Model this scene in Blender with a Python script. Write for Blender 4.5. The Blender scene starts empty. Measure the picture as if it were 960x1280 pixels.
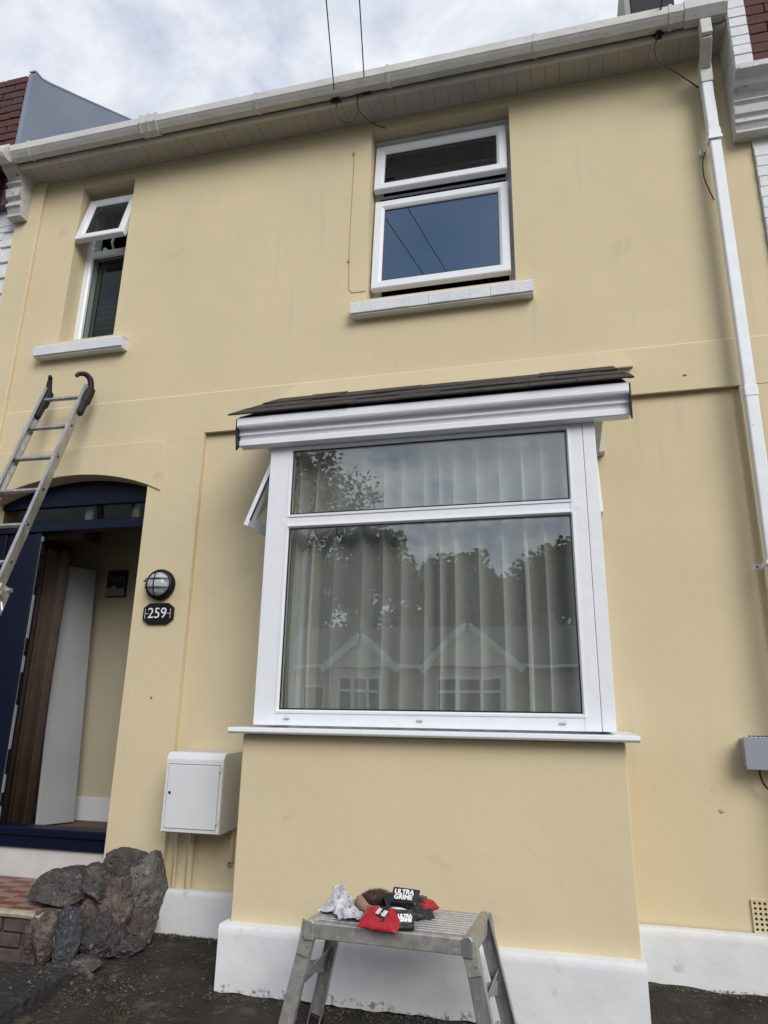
import bpy, bmesh, math, random
from mathutils import Vector, Matrix, noise
R = math.radians
random.seed(7)
S = bpy.context.scene
col = S.collection

# ------------------------------------------------------------------ camera
cam = bpy.data.cameras.new('camera')
camo = bpy.data.objects.new('camera', cam); col.objects.link(camo)
pitch, roll, yaw = R(16.455), R(1.0265), R(14.466)
fwd = Vector((-math.sin(yaw)*math.cos(pitch), math.cos(yaw)*math.cos(pitch), math.sin(pitch)))
rt = Vector((math.cos(yaw), math.sin(yaw), 0)); up = rt.cross(fwd)
r2 = math.cos(roll)*rt + math.sin(roll)*up
u2 = -math.sin(roll)*rt + math.cos(roll)*up
m3 = Matrix((r2, u2, -fwd)).transposed()
camo.matrix_world = Matrix.Translation((0, -4.2, 1.22)) @ m3.to_4x4()
cam.sensor_fit = 'HORIZONTAL'; cam.sensor_width = 36; cam.lens = 36*878.56/960
cam.clip_start = .05; cam.clip_end = 2000
S.camera = camo

# ------------------------------------------------------------------ sky and sun
SUN_EL, SUN_AZ = R(33), R(146)      # azimuth clockwise from +y (behind the camera, to its right)
w = bpy.data.worlds.new('World'); S.world = w; w.use_nodes = True
nt = w.node_tree; N = nt.nodes; L = nt.links
N.clear()
def nd(t, **k):
    n = N.new(t)
    for a, b in k.items(): setattr(n, a, b)
    return n
out = nd('ShaderNodeOutputWorld'); bg = nd('ShaderNodeBackground'); bg.inputs[1].default_value = .1
L.new(bg.outputs[0], out.inputs[0])
sky = nd('ShaderNodeTexSky', sky_type='NISHITA', sun_disc=False, sun_elevation=SUN_EL, sun_rotation=SUN_AZ)
sky.ozone_density = 2.0
tc = nd('ShaderNodeTexCoord'); sep = nd('ShaderNodeSeparateXYZ'); L.new(tc.outputs['Generated'], sep.inputs[0])
def mth(op, a, b=None, clamp=False):
    n = nd('ShaderNodeMath', operation=op, use_clamp=clamp)
    for i, v in enumerate((a, b)):
        if v is None: continue
        if isinstance(v, (int, float)): n.inputs[i].default_value = v
        else: L.new(v, n.inputs[i])
    return n.outputs[0]
den = mth('ADD', mth('ABSOLUTE', sep.outputs[2]), .22)
cmb = nd('ShaderNodeCombineXYZ')
L.new(mth('DIVIDE', sep.outputs[0], den), cmb.inputs[0]); L.new(mth('DIVIDE', sep.outputs[1], den), cmb.inputs[1])
cmb.inputs[2].default_value = 3.7
n1 = nd('ShaderNodeTexNoise'); n1.inputs['Scale'].default_value = 1.5; n1.inputs['Detail'].default_value = 7
n1.inputs['Roughness'].default_value = .52; n1.inputs['Distortion'].default_value = .25
L.new(cmb.outputs[0], n1.inputs['Vector'])
# the cloud sheet is thicker over the house than over the street, and closes towards the horizon
thin = mth('MULTIPLY', mth('SUBTRACT', 0.25, sep.outputs[1], True), mth('SUBTRACT', mth('MULTIPLY', sep.outputs[2], 2.4), .75, True))
cov0 = mth('SUBTRACT', n1.outputs[0], mth('MULTIPLY', thin, .40))
cr = nd('ShaderNodeValToRGB'); L.new(cov0, cr.inputs[0])
cr.color_ramp.elements[0].position = .10; cr.color_ramp.elements[0].color = (0, 0, 0, 1)
cr.color_ramp.elements[1].position = .38; cr.color_ramp.elements[1].color = (1, 1, 1, 1)
n2 = nd('ShaderNodeTexNoise'); n2.inputs['Scale'].default_value = 4.4; n2.inputs['Detail'].default_value = 6
n2.inputs['Roughness'].default_value = .60; n2.inputs['Distortion'].default_value = .3
L.new(cmb.outputs[0], n2.inputs['Vector'])
c2 = nd('ShaderNodeValToRGB'); L.new(n2.outputs[0], c2.inputs[0])
c2.color_ramp.elements[0].position = .30; c2.color_ramp.elements[0].color = (2.9, 3.35, 4.4, 1)
c2.color_ramp.elements[1].position = .61; c2.color_ramp.elements[1].color = (6.1, 6.2, 6.4, 1)
mx = nd('ShaderNodeMix', data_type='RGBA'); L.new(cr.outputs[0], mx.inputs[0])
sk2 = nd('ShaderNodeMix', data_type='RGBA', blend_type='MULTIPLY'); sk2.inputs[0].default_value = 1
L.new(sky.outputs[0], sk2.inputs[6]); sk2.inputs[7].default_value = (1.0, 1.0, 1.0, 1)
L.new(sk2.outputs[2], mx.inputs[6]); L.new(c2.outputs[0], mx.inputs[7])
L.new(mx.outputs[2], bg.inputs[0])
sl = bpy.data.lights.new('sun', 'SUN'); sl.energy = 1.5; sl.angle = R(35); sl.color = (1, .96, .9)
slo = bpy.data.objects.new('sun', sl); col.objects.link(slo)
sd = Vector((math.sin(SUN_AZ)*math.cos(SUN_EL), math.cos(SUN_AZ)*math.cos(SUN_EL), math.sin(SUN_EL)))
slo.rotation_euler = sd.to_track_quat('Z', 'Y').to_euler(); slo.location = (0, -6, 12)
S.view_settings.view_transform = 'Standard'; S.view_settings.look = 'None'
S.view_settings.exposure = 0.66; S.view_settings.gamma = 1

# ------------------------------------------------------------------ materials
def mat(name, c, rough=.6, metal=0, c2=None, nscale=6, bump=0, bscale=40, spots=None, detail=5, spec=.5, stretch=None, bdet=4, streak=None, stipple=0):
    m = bpy.data.materials.new(name); m.use_nodes = True
    t = m.node_tree; b = t.nodes['Principled BSDF']
    b.inputs['Roughness'].default_value = rough; b.inputs['Metallic'].default_value = metal
    b.inputs['Specular IOR Level'].default_value = spec
    b.inputs['Base Color'].default_value = (*c, 1)
    co = t.nodes.new('ShaderNodeTexCoord'); geo = t.nodes.new('ShaderNodeNewGeometry')
    src = geo.outputs['Position']
    if stretch:
        mp = t.nodes.new('ShaderNodeMapping'); mp.inputs['Scale'].default_value = stretch
        t.links.new(src, mp.inputs[0]); src = mp.outputs[0]
    last = None
    if c2:
        n = t.nodes.new('ShaderNodeTexNoise'); n.inputs['Scale'].default_value = nscale; n.inputs['Detail'].default_value = detail
        t.links.new(src, n.inputs['Vector'])
        r = t.nodes.new('ShaderNodeValToRGB'); r.color_ramp.elements[0].position = .35; r.color_ramp.elements[1].position = .65
        r.color_ramp.elements[0].color = (*c, 1); r.color_ramp.elements[1].color = (*c2, 1)
        t.links.new(n.outputs[0], r.inputs[0]); last = r.outputs[0]
    if spots:                                   # (colour, scale, threshold, softness)
        for (sc_, ss, th, so) in (spots if isinstance(spots, list) else [spots]):
            n = t.nodes.new('ShaderNodeTexNoise'); n.inputs['Scale'].default_value = ss; n.inputs['Detail'].default_value = 6
            n.inputs['Roughness'].default_value = .62
            t.links.new(src, n.inputs['Vector'])
            r = t.nodes.new('ShaderNodeMapRange'); r.inputs[1].default_value = th; r.inputs[2].default_value = th+so
            t.links.new(n.outputs[0], r.inputs[0])
            x = t.nodes.new('ShaderNodeMix'); x.data_type = 'RGBA'; t.links.new(r.outputs[0], x.inputs[0])
            if last: t.links.new(last, x.inputs[6])
            else: x.inputs[6].default_value = (*c, 1)
            x.inputs[7].default_value = (*sc_, 1); last = x.outputs[2]
    if streak:                                  # run-off marks: noise drawn out downwards
        mp2 = t.nodes.new('ShaderNodeMapping'); mp2.inputs['Scale'].default_value = (1, 1, .07)
        t.links.new(geo.outputs['Position'], mp2.inputs[0])
        n = t.nodes.new('ShaderNodeTexNoise'); n.inputs['Scale'].default_value = streak[1]; n.inputs['Detail'].default_value = 4
        t.links.new(mp2.outputs[0], n.inputs['Vector'])
        n0 = t.nodes.new('ShaderNodeTexNoise'); n0.inputs['Scale'].default_value = .9; n0.inputs['Detail'].default_value = 3
        t.links.new(geo.outputs['Position'], n0.inputs['Vector'])
        r1 = t.nodes.new('ShaderNodeMapRange'); r1.inputs[1].default_value = streak[2]; r1.inputs[2].default_value = streak[2]+streak[3]
        t.links.new(n.outputs[0], r1.inputs[0])
        r0 = t.nodes.new('ShaderNodeMapRange'); r0.inputs[1].default_value = .45; r0.inputs[2].default_value = .65
        t.links.new(n0.outputs[0], r0.inputs[0])
        mm = t.nodes.new('ShaderNodeMath'); mm.operation = 'MULTIPLY'; t.links.new(r1.outputs[0], mm.inputs[0]); t.links.new(r0.outputs[0], mm.inputs[1])
        x = t.nodes.new('ShaderNodeMix'); x.data_type = 'RGBA'; t.links.new(mm.outputs[0], x.inputs[0])
        t.links.new(last, x.inputs[6]); x.inputs[7].default_value = (*streak[0], 1); last = x.outputs[2]
    if last: t.links.new(last, b.inputs['Base Color'])
    if bump:
        n = t.nodes.new('ShaderNodeTexNoise'); n.inputs['Scale'].default_value = bscale; n.inputs['Detail'].default_value = bdet
        t.links.new(src, n.inputs['Vector'])
        bp = t.nodes.new('ShaderNodeBump'); bp.inputs['Distance'].default_value = bump; bp.inputs['Strength'].default_value = 1
        t.links.new(n.outputs[0], bp.inputs['Height']); t.links.new(bp.outputs[0], b.inputs['Normal'])
        if stipple:
            n = t.nodes.new('ShaderNodeTexNoise'); n.inputs['Scale'].default_value = 190; n.inputs['Detail'].default_value = 3
            t.links.new(geo.outputs['Position'], n.inputs['Vector'])
            b2 = t.nodes.new('ShaderNodeBump'); b2.inputs['Distance'].default_value = stipple
            t.links.new(n.outputs[0], b2.inputs['Height']); t.links.new(bp.outputs[0], b2.inputs['Normal']); t.links.new(b2.outputs[0], b.inputs['Normal'])
    return m
CREAM = mat('cream_masonry_paint', (.665, .568, .374), .82, c2=(.625, .532, .348), nscale=1.3, bump=.0028, bscale=9, detail=6, spec=.25,
            spots=[((.53, .45, .31), 3.0, .66, .10), ((.52, .45, .31), 55, .76, .03)], bdet=8, streak=((.58, .50, .34), 16, .56, .16), stipple=.0007)
WHITEM = mat('white_masonry_paint', (.74, .75, .76), .75, c2=(.68, .69, .71), nscale=5, bump=.002, bscale=22, spec=.3, spots=[((.42, .42, .42), 30, .68, .08), ((.5, .49, .46), 7, .62, .12)], bdet=6, stipple=.001)
PVC = mat('white_upvc', (.80, .825, .865), .28, c2=(.765, .79, .835), nscale=14, spots=((.60, .60, .58), 18, .70, .08))
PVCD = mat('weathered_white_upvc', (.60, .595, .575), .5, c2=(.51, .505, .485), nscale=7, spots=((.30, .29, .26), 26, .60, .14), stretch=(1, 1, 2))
PIPE = mat('white_downpipe_paint', (.76, .79, .83), .4, c2=(.70, .73, .78), nscale=9, spots=((.5, .49, .46), 30, .68, .08))
NAVY = mat('navy_gloss_paint', (.0015, .0045, .019), .42, c2=(.002, .006, .024), nscale=5, spec=.22)
GASK = mat('black_gasket', (.012, .012, .012), .5)
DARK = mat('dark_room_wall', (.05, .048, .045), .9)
BLACKM = mat('black_plastic', (.006, .006, .007), .5, spec=.25)
ALU = mat('aluminium', (.50, .50, .51), .42, .85, c2=(.36, .36, .36), nscale=30, stretch=(1, 1, .2), spots=((.75, .74, .72), 40, .63, .05))
ALUD = mat('scuffed_aluminium', (.50, .49, .465), .45, .6, c2=(.34, .33, .305), nscale=24, spots=((.6, .59, .56), 60, .60, .06))
RUB = mat('dark_rubber', (.012, .009, .010), .6, c2=(.022, .017, .017), nscale=30, spec=.3)
SLATE = mat('bay_slate', (.018, .016, .017), .75, c2=(.034, .030, .030), nscale=16, bump=.004, bscale=60)
LEAD = mat('grey_painted_render', (.21, .25, .325), .8, c2=(.24, .28, .355), nscale=2.5, spots=((.09, .10, .12), 9, .66, .05), bump=.003, bscale=30)
REDB = mat('dark_red_brick', (.070, .028, .027), .85, c2=(.10, .042, .036), nscale=16, bump=.004, bscale=60)
REDB2 = mat('weathered_red_brick', (.105, .052, .044), .9, c2=(.06, .032, .03), nscale=22, bump=.006, bscale=50)
MORT = mat('mortar', (.20, .165, .15), .9, c2=(.10, .08, .07), nscale=20)
WB = mat('white_painted_brick', (.70, .72, .74), .6, c2=(.63, .65, .68), nscale=9, bump=.003, bscale=40)
STUC = mat('weathered_white_moulding', (.60, .60, .585), .7, c2=(.50, .50, .485), nscale=6, spots=((.22, .21, .19), 26, .60, .07), bump=.003, bscale=30)
CURT = mat('brown_curtain', (.085, .054, .038), .8, c2=(.06, .04, .029), nscale=8)
CARP = mat('hall_floor', (.12, .08, .055), .8)
HALLW = mat('cream_hall_wall', (.52, .46, .34), .8)
INDOOR = mat('white_interior_paint', (.66, .67, .69), .5)
TILER = mat('terracotta_tile', (.20, .072, .052), .55, c2=(.15, .06, .046), nscale=25)
TILEB = mat('buff_tile', (.29, .195, .145), .6, c2=(.24, .16, .12), nscale=25)
NOSE = mat('cream_step_nosing', (.42, .38, .28), .75, c2=(.30, .27, .2), nscale=14, bump=.003, bscale=40)
CABLE = mat('black_cable', (.012, .012, .014), .5)
METB = mat('meter_box_plastic', (.70, .715, .735), .45, c2=(.665, .68, .70), nscale=6)
METS = mat('meter_box_case', (.60, .585, .54), .5, c2=(.56, .545, .50), nscale=6)
GREYB = mat('grey_plastic', (.27, .29, .34), .45)
CPIPE = mat('cream_painted_pipe', (.58, .485, .31), .6, c2=(.54, .45, .29), nscale=10)
OPAL = mat('ribbed_lamp_glass', (.50, .52, .55), .15, c2=(.36, .37, .40), nscale=40)
LETT = mat('white_lettering', (.78, .78, .78), .5)

def ground_mat(name, cs, seedz=0.):
    m = mat(name, cs[0], .92, c2=cs[1], nscale=4.2, detail=10, spec=.2,
            spots=[(cs[2], 9, .56, .10), (cs[3], 2.2, .60, .12), (cs[4], 70, .68, .06)], bump=.022, bscale=30, bdet=10)
    return m
GROUND = ground_mat('dark_earthy_concrete', [(.050, .041, .034), (.028, .024, .021), (.080, .066, .053), (.020, .017, .015), (.15, .135, .115)])
SLAB = ground_mat('dark_path_slab', [(.038, .036, .034), (.028, .027, .026), (.055, .052, .049), (.025, .024, .023), (.11, .105, .10)])
def stone_mat(name, a, b_, c, d):
    return mat(name, a, .85, c2=b_, nscale=9, detail=9, spots=[(c, 14, .54, .06), (d, 34, .60, .04)], bump=.03, bscale=24, bdet=9)
ST_GREY = stone_mat('light_grey_stone', (.15, .142, .13), (.10, .095, .087), (.20, .19, .175), (.05, .048, .045))
ST_DARK = stone_mat('dark_stone', (.062, .056, .053), (.042, .038, .037), (.10, .088, .08), (.15, .14, .13))
ST_PINK = stone_mat('pinkish_stone', (.110, .082, .075), (.065, .054, .050), (.165, .125, .115), (.038, .034, .033))
ST_BLUE = stone_mat('slate_blue_stone', (.052, .056, .065), (.038, .04, .046), (.075, .078, .085), (.16, .15, .14))

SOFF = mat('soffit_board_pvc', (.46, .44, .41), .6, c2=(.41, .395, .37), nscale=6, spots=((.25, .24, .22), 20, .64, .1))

def splash(m, top=.06):
    t = m.node_tree; b = t.nodes['Principled BSDF']; lk = b.inputs['Base Color'].links[0]; src = lk.from_socket
    ge = t.nodes.new('ShaderNodeNewGeometry'); sp = t.nodes.new('ShaderNodeSeparateXYZ'); t.links.new(ge.outputs['Position'], sp.inputs[0])
    h = t.nodes.new('ShaderNodeMapRange'); h.inputs[1].default_value = top; h.inputs[2].default_value = -.06; h.inputs[3].default_value = -.22; h.inputs[4].default_value = .075
    h.clamp = True; t.links.new(sp.outputs[2], h.inputs[0])
    n = t.nodes.new('ShaderNodeTexNoise'); n.inputs['Scale'].default_value = 26; n.inputs['Detail'].default_value = 9; n.inputs['Roughness'].default_value = .68
    t.links.new(ge.outputs['Position'], n.inputs['Vector'])
    a = t.nodes.new('ShaderNodeMath'); a.operation = 'ADD'; t.links.new(n.outputs[0], a.inputs[0]); t.links.new(h.outputs[0], a.inputs[1])
    q = t.nodes.new('ShaderNodeMapRange'); q.inputs[1].default_value = .53; q.inputs[2].default_value = .60; q.inputs[4].default_value = .8; t.links.new(a.outputs[0], q.inputs[0])
    x = t.nodes.new('ShaderNodeMix'); x.data_type = 'RGBA'; t.links.new(q.outputs[0], x.inputs[0]); t.links.new(src, x.inputs[6]); x.inputs[7].default_value = (.17, .14, .115, 1)
    t.links.new(x.outputs[2], b.inputs['Base Color'])
splash(WHITEM)

def glass(name, tint=(.86, .9, .9), refl=(1, 1, 1), ior=1.75):
    m = bpy.data.materials.new(name); m.use_nodes = True; t = m.node_tree; t.nodes.clear()
    o = t.nodes.new('ShaderNodeOutputMaterial'); x = t.nodes.new('ShaderNodeMixShader')
    f = t.nodes.new('ShaderNodeFresnel')
    # same reflectance whichever face of the pane a ray meets
    gb = t.nodes.new('ShaderNodeNewGeometry'); e1 = t.nodes.new('ShaderNodeMath'); e1.operation = 'MULTIPLY_ADD'
    e1.inputs[1].default_value = -2; e1.inputs[2].default_value = 1; t.links.new(gb.outputs['Backfacing'], e1.inputs[0])
    e2 = t.nodes.new('ShaderNodeMath'); e2.operation = 'POWER'; e2.inputs[0].default_value = ior
    t.links.new(e1.outputs[0], e2.inputs[1]); t.links.new(e2.outputs[0], f.inputs[0])
    g = t.nodes.new('ShaderNodeBsdfGlossy'); g.inputs[0].default_value = (*refl, 1); g.inputs['Roughness'].default_value = 0.0
    tr = t.nodes.new('ShaderNodeBsdfTransparent'); tr.inputs[0].default_value = (*tint, 1)
    # old float glass is never quite flat
    n = t.nodes.new('ShaderNodeTexNoise'); n.inputs['Scale'].default_value = 2.2; n.inputs['Detail'].default_value = 1
    b = t.nodes.new('ShaderNodeBump'); b.inputs['Distance'].default_value = .0012
    ge = t.nodes.new('ShaderNodeNewGeometry'); t.links.new(ge.outputs['Position'], n.inputs['Vector'])
    t.links.new(n.outputs[0], b.inputs['Height']); t.links.new(b.outputs[0], g.inputs['Normal'])
    t.links.new(f.outputs[0], x.inputs[0]); t.links.new(tr.outputs[0], x.inputs[1]); t.links.new(g.outputs[0], x.inputs[2])
    t.links.new(x.outputs[0], o.inputs[0]); return m
GLASS = glass('window_glass', (.92, .93, .92), (.93, .98, 1), 2.15)
GLASSU = glass('low_emissivity_glass', (.60, .63, .66), (.80, .93, 1), 2.8)
GLASSB = glass('low_reflection_window_glass', (.75, .80, .78), (.9, .96, 1), 1.32)  # weak reflection and a grey-green tint, so the pane reads dark
GLASSD = glass('dark_door_glass', (.6, .62, .6), (1, 1, 1), 1.25)

def net_mat():
    m = bpy.data.materials.new('net_curtain_cloth'); m.use_nodes = True; t = m.node_tree; t.nodes.clear()
    o = t.nodes.new('ShaderNodeOutputMaterial'); x = t.nodes.new('ShaderNodeMixShader')
    d = t.nodes.new('ShaderNodeBsdfDiffuse'); d.inputs[0].default_value = (.84, .86, .83, 1)
    tl = t.nodes.new('ShaderNodeBsdfTranslucent'); tl.inputs[0].default_value = (.5, .53, .5, 1)
    a = t.nodes.new('ShaderNodeAddShader'); tr = t.nodes.new('ShaderNodeBsdfTransparent')
    n = t.nodes.new('ShaderNodeTexNoise'); n.inputs['Scale'].default_value = 3
    t.links.new(d.outputs[0], a.inputs[0]); t.links.new(tl.outputs[0], a.inputs[1])
    # a net looks denser where a fold turns edge-on
    lw = t.nodes.new('ShaderNodeLayerWeight'); lw.inputs[0].default_value = .5
    mr = t.nodes.new('ShaderNodeMapRange'); mr.inputs[3].default_value = .30; mr.inputs[4].default_value = .85
    t.links.new(lw.outputs['Facing'], mr.inputs[0]); t.links.new(mr.outputs[0], x.inputs[0])
    t.links.new(tr.outputs[0], x.inputs[1]); t.links.new(d.outputs[0], x.inputs[2]); t.links.new(x.outputs[0], o.inputs[0])
    return m
NET = net_mat()

# ------------------------------------------------------------------ mesh helpers
WL = {}                                             # world position of each object's origin
class M:
    def __init__(s): s.v = []; s.f = []
    def add(s, vs, fs):
        k = len(s.v); s.v += [Vector(v) for v in vs]; s.f += [tuple(i+k for i in f) for f in fs]; return s
    def box(s, x0, x1, y0, y1, z0, z1):
        x0, x1 = sorted((x0, x1)); y0, y1 = sorted((y0, y1)); z0, z1 = sorted((z0, z1))
        return s.add([(x0,y0,z0),(x1,y0,z0),(x1,y1,z0),(x0,y1,z0),(x0,y0,z1),(x1,y0,z1),(x1,y1,z1),(x0,y1,z1)],
                     [(0,3,2,1),(4,5,6,7),(0,1,5,4),(1,2,6,5),(2,3,7,6),(3,0,4,7)])
    def prism(s, pts, ax, a, b):
        """pts 2D outline; ax 'x': pts=(y,z); 'y': pts=(x,z); 'z': pts=(x,y)"""
        n = len(pts)
        def P(p, t):
            return {'x': (t, p[0], p[1]), 'y': (p[0], t, p[1]), 'z': (p[0], p[1], t)}[ax]
        vs = [P(p, a) for p in pts]+[P(p, b) for p in pts]
        fs = [tuple(range(n)), tuple(range(2*n-1, n-1, -1))]+[(i, n+i, n+(i+1) % n, (i+1) % n) for i in range(n)]
        return s.add(vs, fs)
    def tube(s, path, r, n=8, caps=True):
        path = [Vector(p) for p in path]; rings = []
        for i, p in enumerate(path):
            t = (path[min(i+1, len(path)-1)]-path[max(i-1, 0)]).normalized()
            a = t.cross(Vector((0, 0, 1)) if abs(t.z) < .9 else Vector((1, 0, 0))).normalized(); b = t.cross(a)
            rr = r[i] if isinstance(r, (list, tuple)) else r
            rings.append([p+a*rr*math.cos(2*math.pi*k/n)+b*rr*math.sin(2*math.pi*k/n) for k in range(n)])
        vs = [v for q in rings for v in q]; fs = []
        for i in range(len(path)-1):
            for k in range(n): fs.append((i*n+k, i*n+(k+1) % n, (i+1)*n+(k+1) % n, (i+1)*n+k))
        if caps: fs += [tuple(range(n-1, -1, -1)), tuple((len(path)-1)*n+k for k in range(n))]
        return s.add(vs, fs)
    def beam(s, p, q, w, h, side=(1, 0, 0), w2=None, h2=None):
        """rectangular bar from p to q; w measured along 'side'"""
        p, q = Vector(p), Vector(q); d = (q-p).normalized(); a = Vector(side); a = (a-d*a.dot(d)).normalized(); b = d.cross(a)
        w2 = w2 or w; h2 = h2 or h; vs = []
        for (c, ww, hh) in ((p, w, h), (q, w2, h2)):
            for i, j in ((-1,-1),(1,-1),(1,1),(-1,1)): vs.append(c+a*ww/2*i+b*hh/2*j)
        return s.add(vs, [(0,3,2,1),(4,5,6,7),(0,1,5,4),(1,2,6,5),(2,3,7,6),(3,0,4,7)])
    def frame(s, x0, x1, z0, z1, prof):
        """picture frame with mitred corners in the xz plane; prof = closed list of (inset, y)"""
        n = len(prof); vs = []
        for (i, y) in prof: vs += [(x0+i, y, z0+i), (x1-i, y, z0+i), (x1-i, y, z1-i), (x0+i, y, z1-i)]
        fs = []
        for k in range(n):
            a, b = 4*k, 4*((k+1) % n)
            for j in range(4): fs.append((a+j, a+(j+1) % 4, b+(j+1) % 4, b+j))
        return s.add(vs, fs)
    def rev(s, prof, n=24, c=(0, 0, 0), axis='y'):
        """surface of revolution: prof (radius, along)"""
        vs = []; fs = []
        for (r, h) in prof:
            for k in range(n):
                a = 2*math.pi*k/n; p = (r*math.cos(a), h, r*math.sin(a)) if axis == 'y' else (r*math.cos(a), r*math.sin(a), h)
                vs.append(Vector(p)+Vector(c))
        for i in range(len(prof)-1):
            for k in range(n): fs.append((i*n+k, i*n+(k+1) % n, (i+1)*n+(k+1) % n, (i+1)*n+k))
        return s.add(vs, fs)
    def xf(s, mtx): s.v = [mtx @ v for v in s.v]; return s
    def rot(s, c, axis, ang):
        c = Vector(c); return s.xf(Matrix.Translation(c) @ Matrix.Rotation(ang, 4, axis) @ Matrix.Translation(-c))
    def build(s, name, m, parent=None, bevel=0, smooth=False, seg=1, kind=None, loc=None, mats=None):
        if loc is None:
            lo = [min(v[i] for v in s.v) for i in range(3)]; hi = [max(v[i] for v in s.v) for i in range(3)]
            loc = Vector(((lo[0]+hi[0])/2, (lo[1]+hi[1])/2, (lo[2]+hi[2])/2 if parent else lo[2]))
        loc = Vector(loc)
        me = bpy.data.meshes.new(name); me.from_pydata([tuple(v-loc) for v in s.v], [], s.f)
        bm = bmesh.new(); bm.from_mesh(me)
        bmesh.ops.recalc_face_normals(bm, faces=bm.faces)
        if bevel:
            es = [e for e in bm.edges if len(e.link_faces) == 2 and e.calc_face_angle(0) > .5]
            bmesh.ops.bevel(bm, geom=es, offset=bevel, segments=seg, affect='EDGES', profile=.5, clamp_overlap=True)
        if smooth:
            for f in bm.faces: f.smooth = True
        bm.to_mesh(me); bm.free()
        if smooth:
            try: me.set_sharp_from_angle(angle=R(40))
            except Exception: pass
        me.materials.append(m)
        o = bpy.data.objects.new(name, me); col.objects.link(o)
        put(o, loc, parent)
        if kind: o['kind'] = kind
        return o
def put(o, loc, parent=None):
    loc = Vector(loc); WL[o] = loc
    if parent is not None:
        o.parent = parent; o.location = loc-WL[parent]
    else: o.location = loc
def tag(o, label=None, cat=None, group=None, kind=None):
    if label: o['label'] = label
    if cat: o['category'] = cat
    if group: o['group'] = group
    if kind: o['kind'] = kind
    return o
def thing(name, loc, label, cat, group=None):
    o = bpy.data.objects.new(name, None); col.objects.link(o); o.empty_display_size = .2
    put(o, loc); return tag(o, label, cat, group)
def inst(src, loc, parent, rot=None, scale=None, m=None):
    """another copy of a piece, sharing its mesh"""
    o = bpy.data.objects.new(src.name.split('.')[0], src.data); col.objects.link(o); put(o, loc, parent)
    if rot: o.rotation_euler = rot
    if scale: o.scale = scale
    if m:
        o.material_slots[0].link = 'OBJECT'; o.material_slots[0].material = m
    return o
def unit_box(name, sx, sy, sz, m, parent, loc, bevel=.003):
    o = M().box(-sx/2, sx/2, -sy/2, sy/2, -sz/2, sz/2).build(name, m, None, bevel=bevel, loc=(0, 0, 0))
    put(o, loc, parent); return o
def text_mesh(name, txt, size, m, parent, loc, rot=(R(90), 0, 0), extrude=.002, sx=1, bold=0):
    c = bpy.data.curves.new(name, 'FONT'); c.body = txt; c.size = size; c.extrude = extrude; c.offset = bold
    c.align_x = 'CENTER'; c.align_y = 'CENTER'
    t = bpy.data.objects.new(name, c); col.objects.link(t)
    bpy.context.view_layer.update()
    me = bpy.data.meshes.new_from_object(t.evaluated_get(bpy.context.evaluated_depsgraph_get()))
    bpy.data.objects.remove(t); me.materials.clear(); me.materials.append(m)
    o = bpy.data.objects.new(name, me); col.objects.link(o); put(o, loc, parent)
    o.rotation_euler = rot; o.scale = (sx, 1, 1); return o

# ------------------------------------------------------------------ ground
def gz(x, y):
    """height of the yard: falls gently away from the wall"""
    z = -.012 + .085*min(0, y) if y > -2.5 else -.012-.2125+.02*(y+2.5)
    return max(z, -.45)
g = M(); nx, ny = 150, 130; X0, X1, Y0, Y1 = -3.6, 2.6, -3.6, .3
for j in range(ny+1):
    for i in range(nx+1):
        x = X0+(X1-X0)*i/nx; y = Y0+(Y1-Y0)*j/ny
        e = min(1, min(i, nx-i, j, 99)/6)
        h = noise.noise((x*2.1, y*2.1, 0))*.016+noise.noise((x*7, y*7, 3))*.010+noise.noise((x*19, y*19, 5))*.006
        g.v.append(Vector((x, y, gz(x, y)+.012+h*e)))
for j in range(ny):
    for i in range(nx):
        a = j*(nx+1)+i; g.f.append((a, a+1, a+nx+2, a+nx+1))
g.build('yard', GROUND, smooth=True, kind='structure', loc=(0, 0, 0))
g = M()
for (y0, z0, y1, z1) in ((4, -.03, -2.5, -.24), (-2.5, -.24, -6.5, -.32), (-6.5, -.32, -7, -.36)):
    g.add([(-60, y0, z0-.02), (60, y0, z0-.02), (60, y1, z1-.02), (-60, y1, z1-.02)], [(0, 1, 2, 3)])
g.build('ground', GROUND, kind='structure', loc=(0, 0, 0))
ASPH = mat('asphalt', (.05, .05, .052), .9, c2=(.06, .06, .06), nscale=9)
PAVE = mat('pavement_slabs', (.22, .21, .2), .9, c2=(.17, .165, .16), nscale=4)
M().box(-60, 60, -9, -7, -.8, -.36).build('pavement', PAVE, kind='structure', loc=(0, -8, -.36))
M().box(-60, 60, -16, -9, -1, -.49).build('road', ASPH, kind='structure', loc=(0, -12, -.49))
M().box(-60, 60, -18, -16, -1, -.38).build('pavement', PAVE, kind='structure', loc=(0, -17, -.38))
GRASS = mat('rough_grass', (.05, .08, .025), .9, c2=(.07, .10, .035), nscale=2)
M().add([(-400, -18, -.4), (400, -18, -.4), (400, -30, -2.2), (-400, -30, -2.2), (-400, -70, 1), (400, -70, 1), (400, -160, 22), (-400, -160, 22),
         (400, -900, 30), (-400, -900, 30)],
        [(0, 1, 2, 3), (3, 2, 5, 4), (4, 5, 6, 7), (7, 6, 8, 9)]).build('hill', GRASS, kind='structure', loc=(0, -40, 0))
M().add([(-400, 4, -.06), (400, 4, -.06), (400, 900, -.06), (-400, 900, -.06)], [(0, 1, 2, 3)]).build('ground', GROUND, kind='structure', loc=(0, 20, 0))

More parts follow.
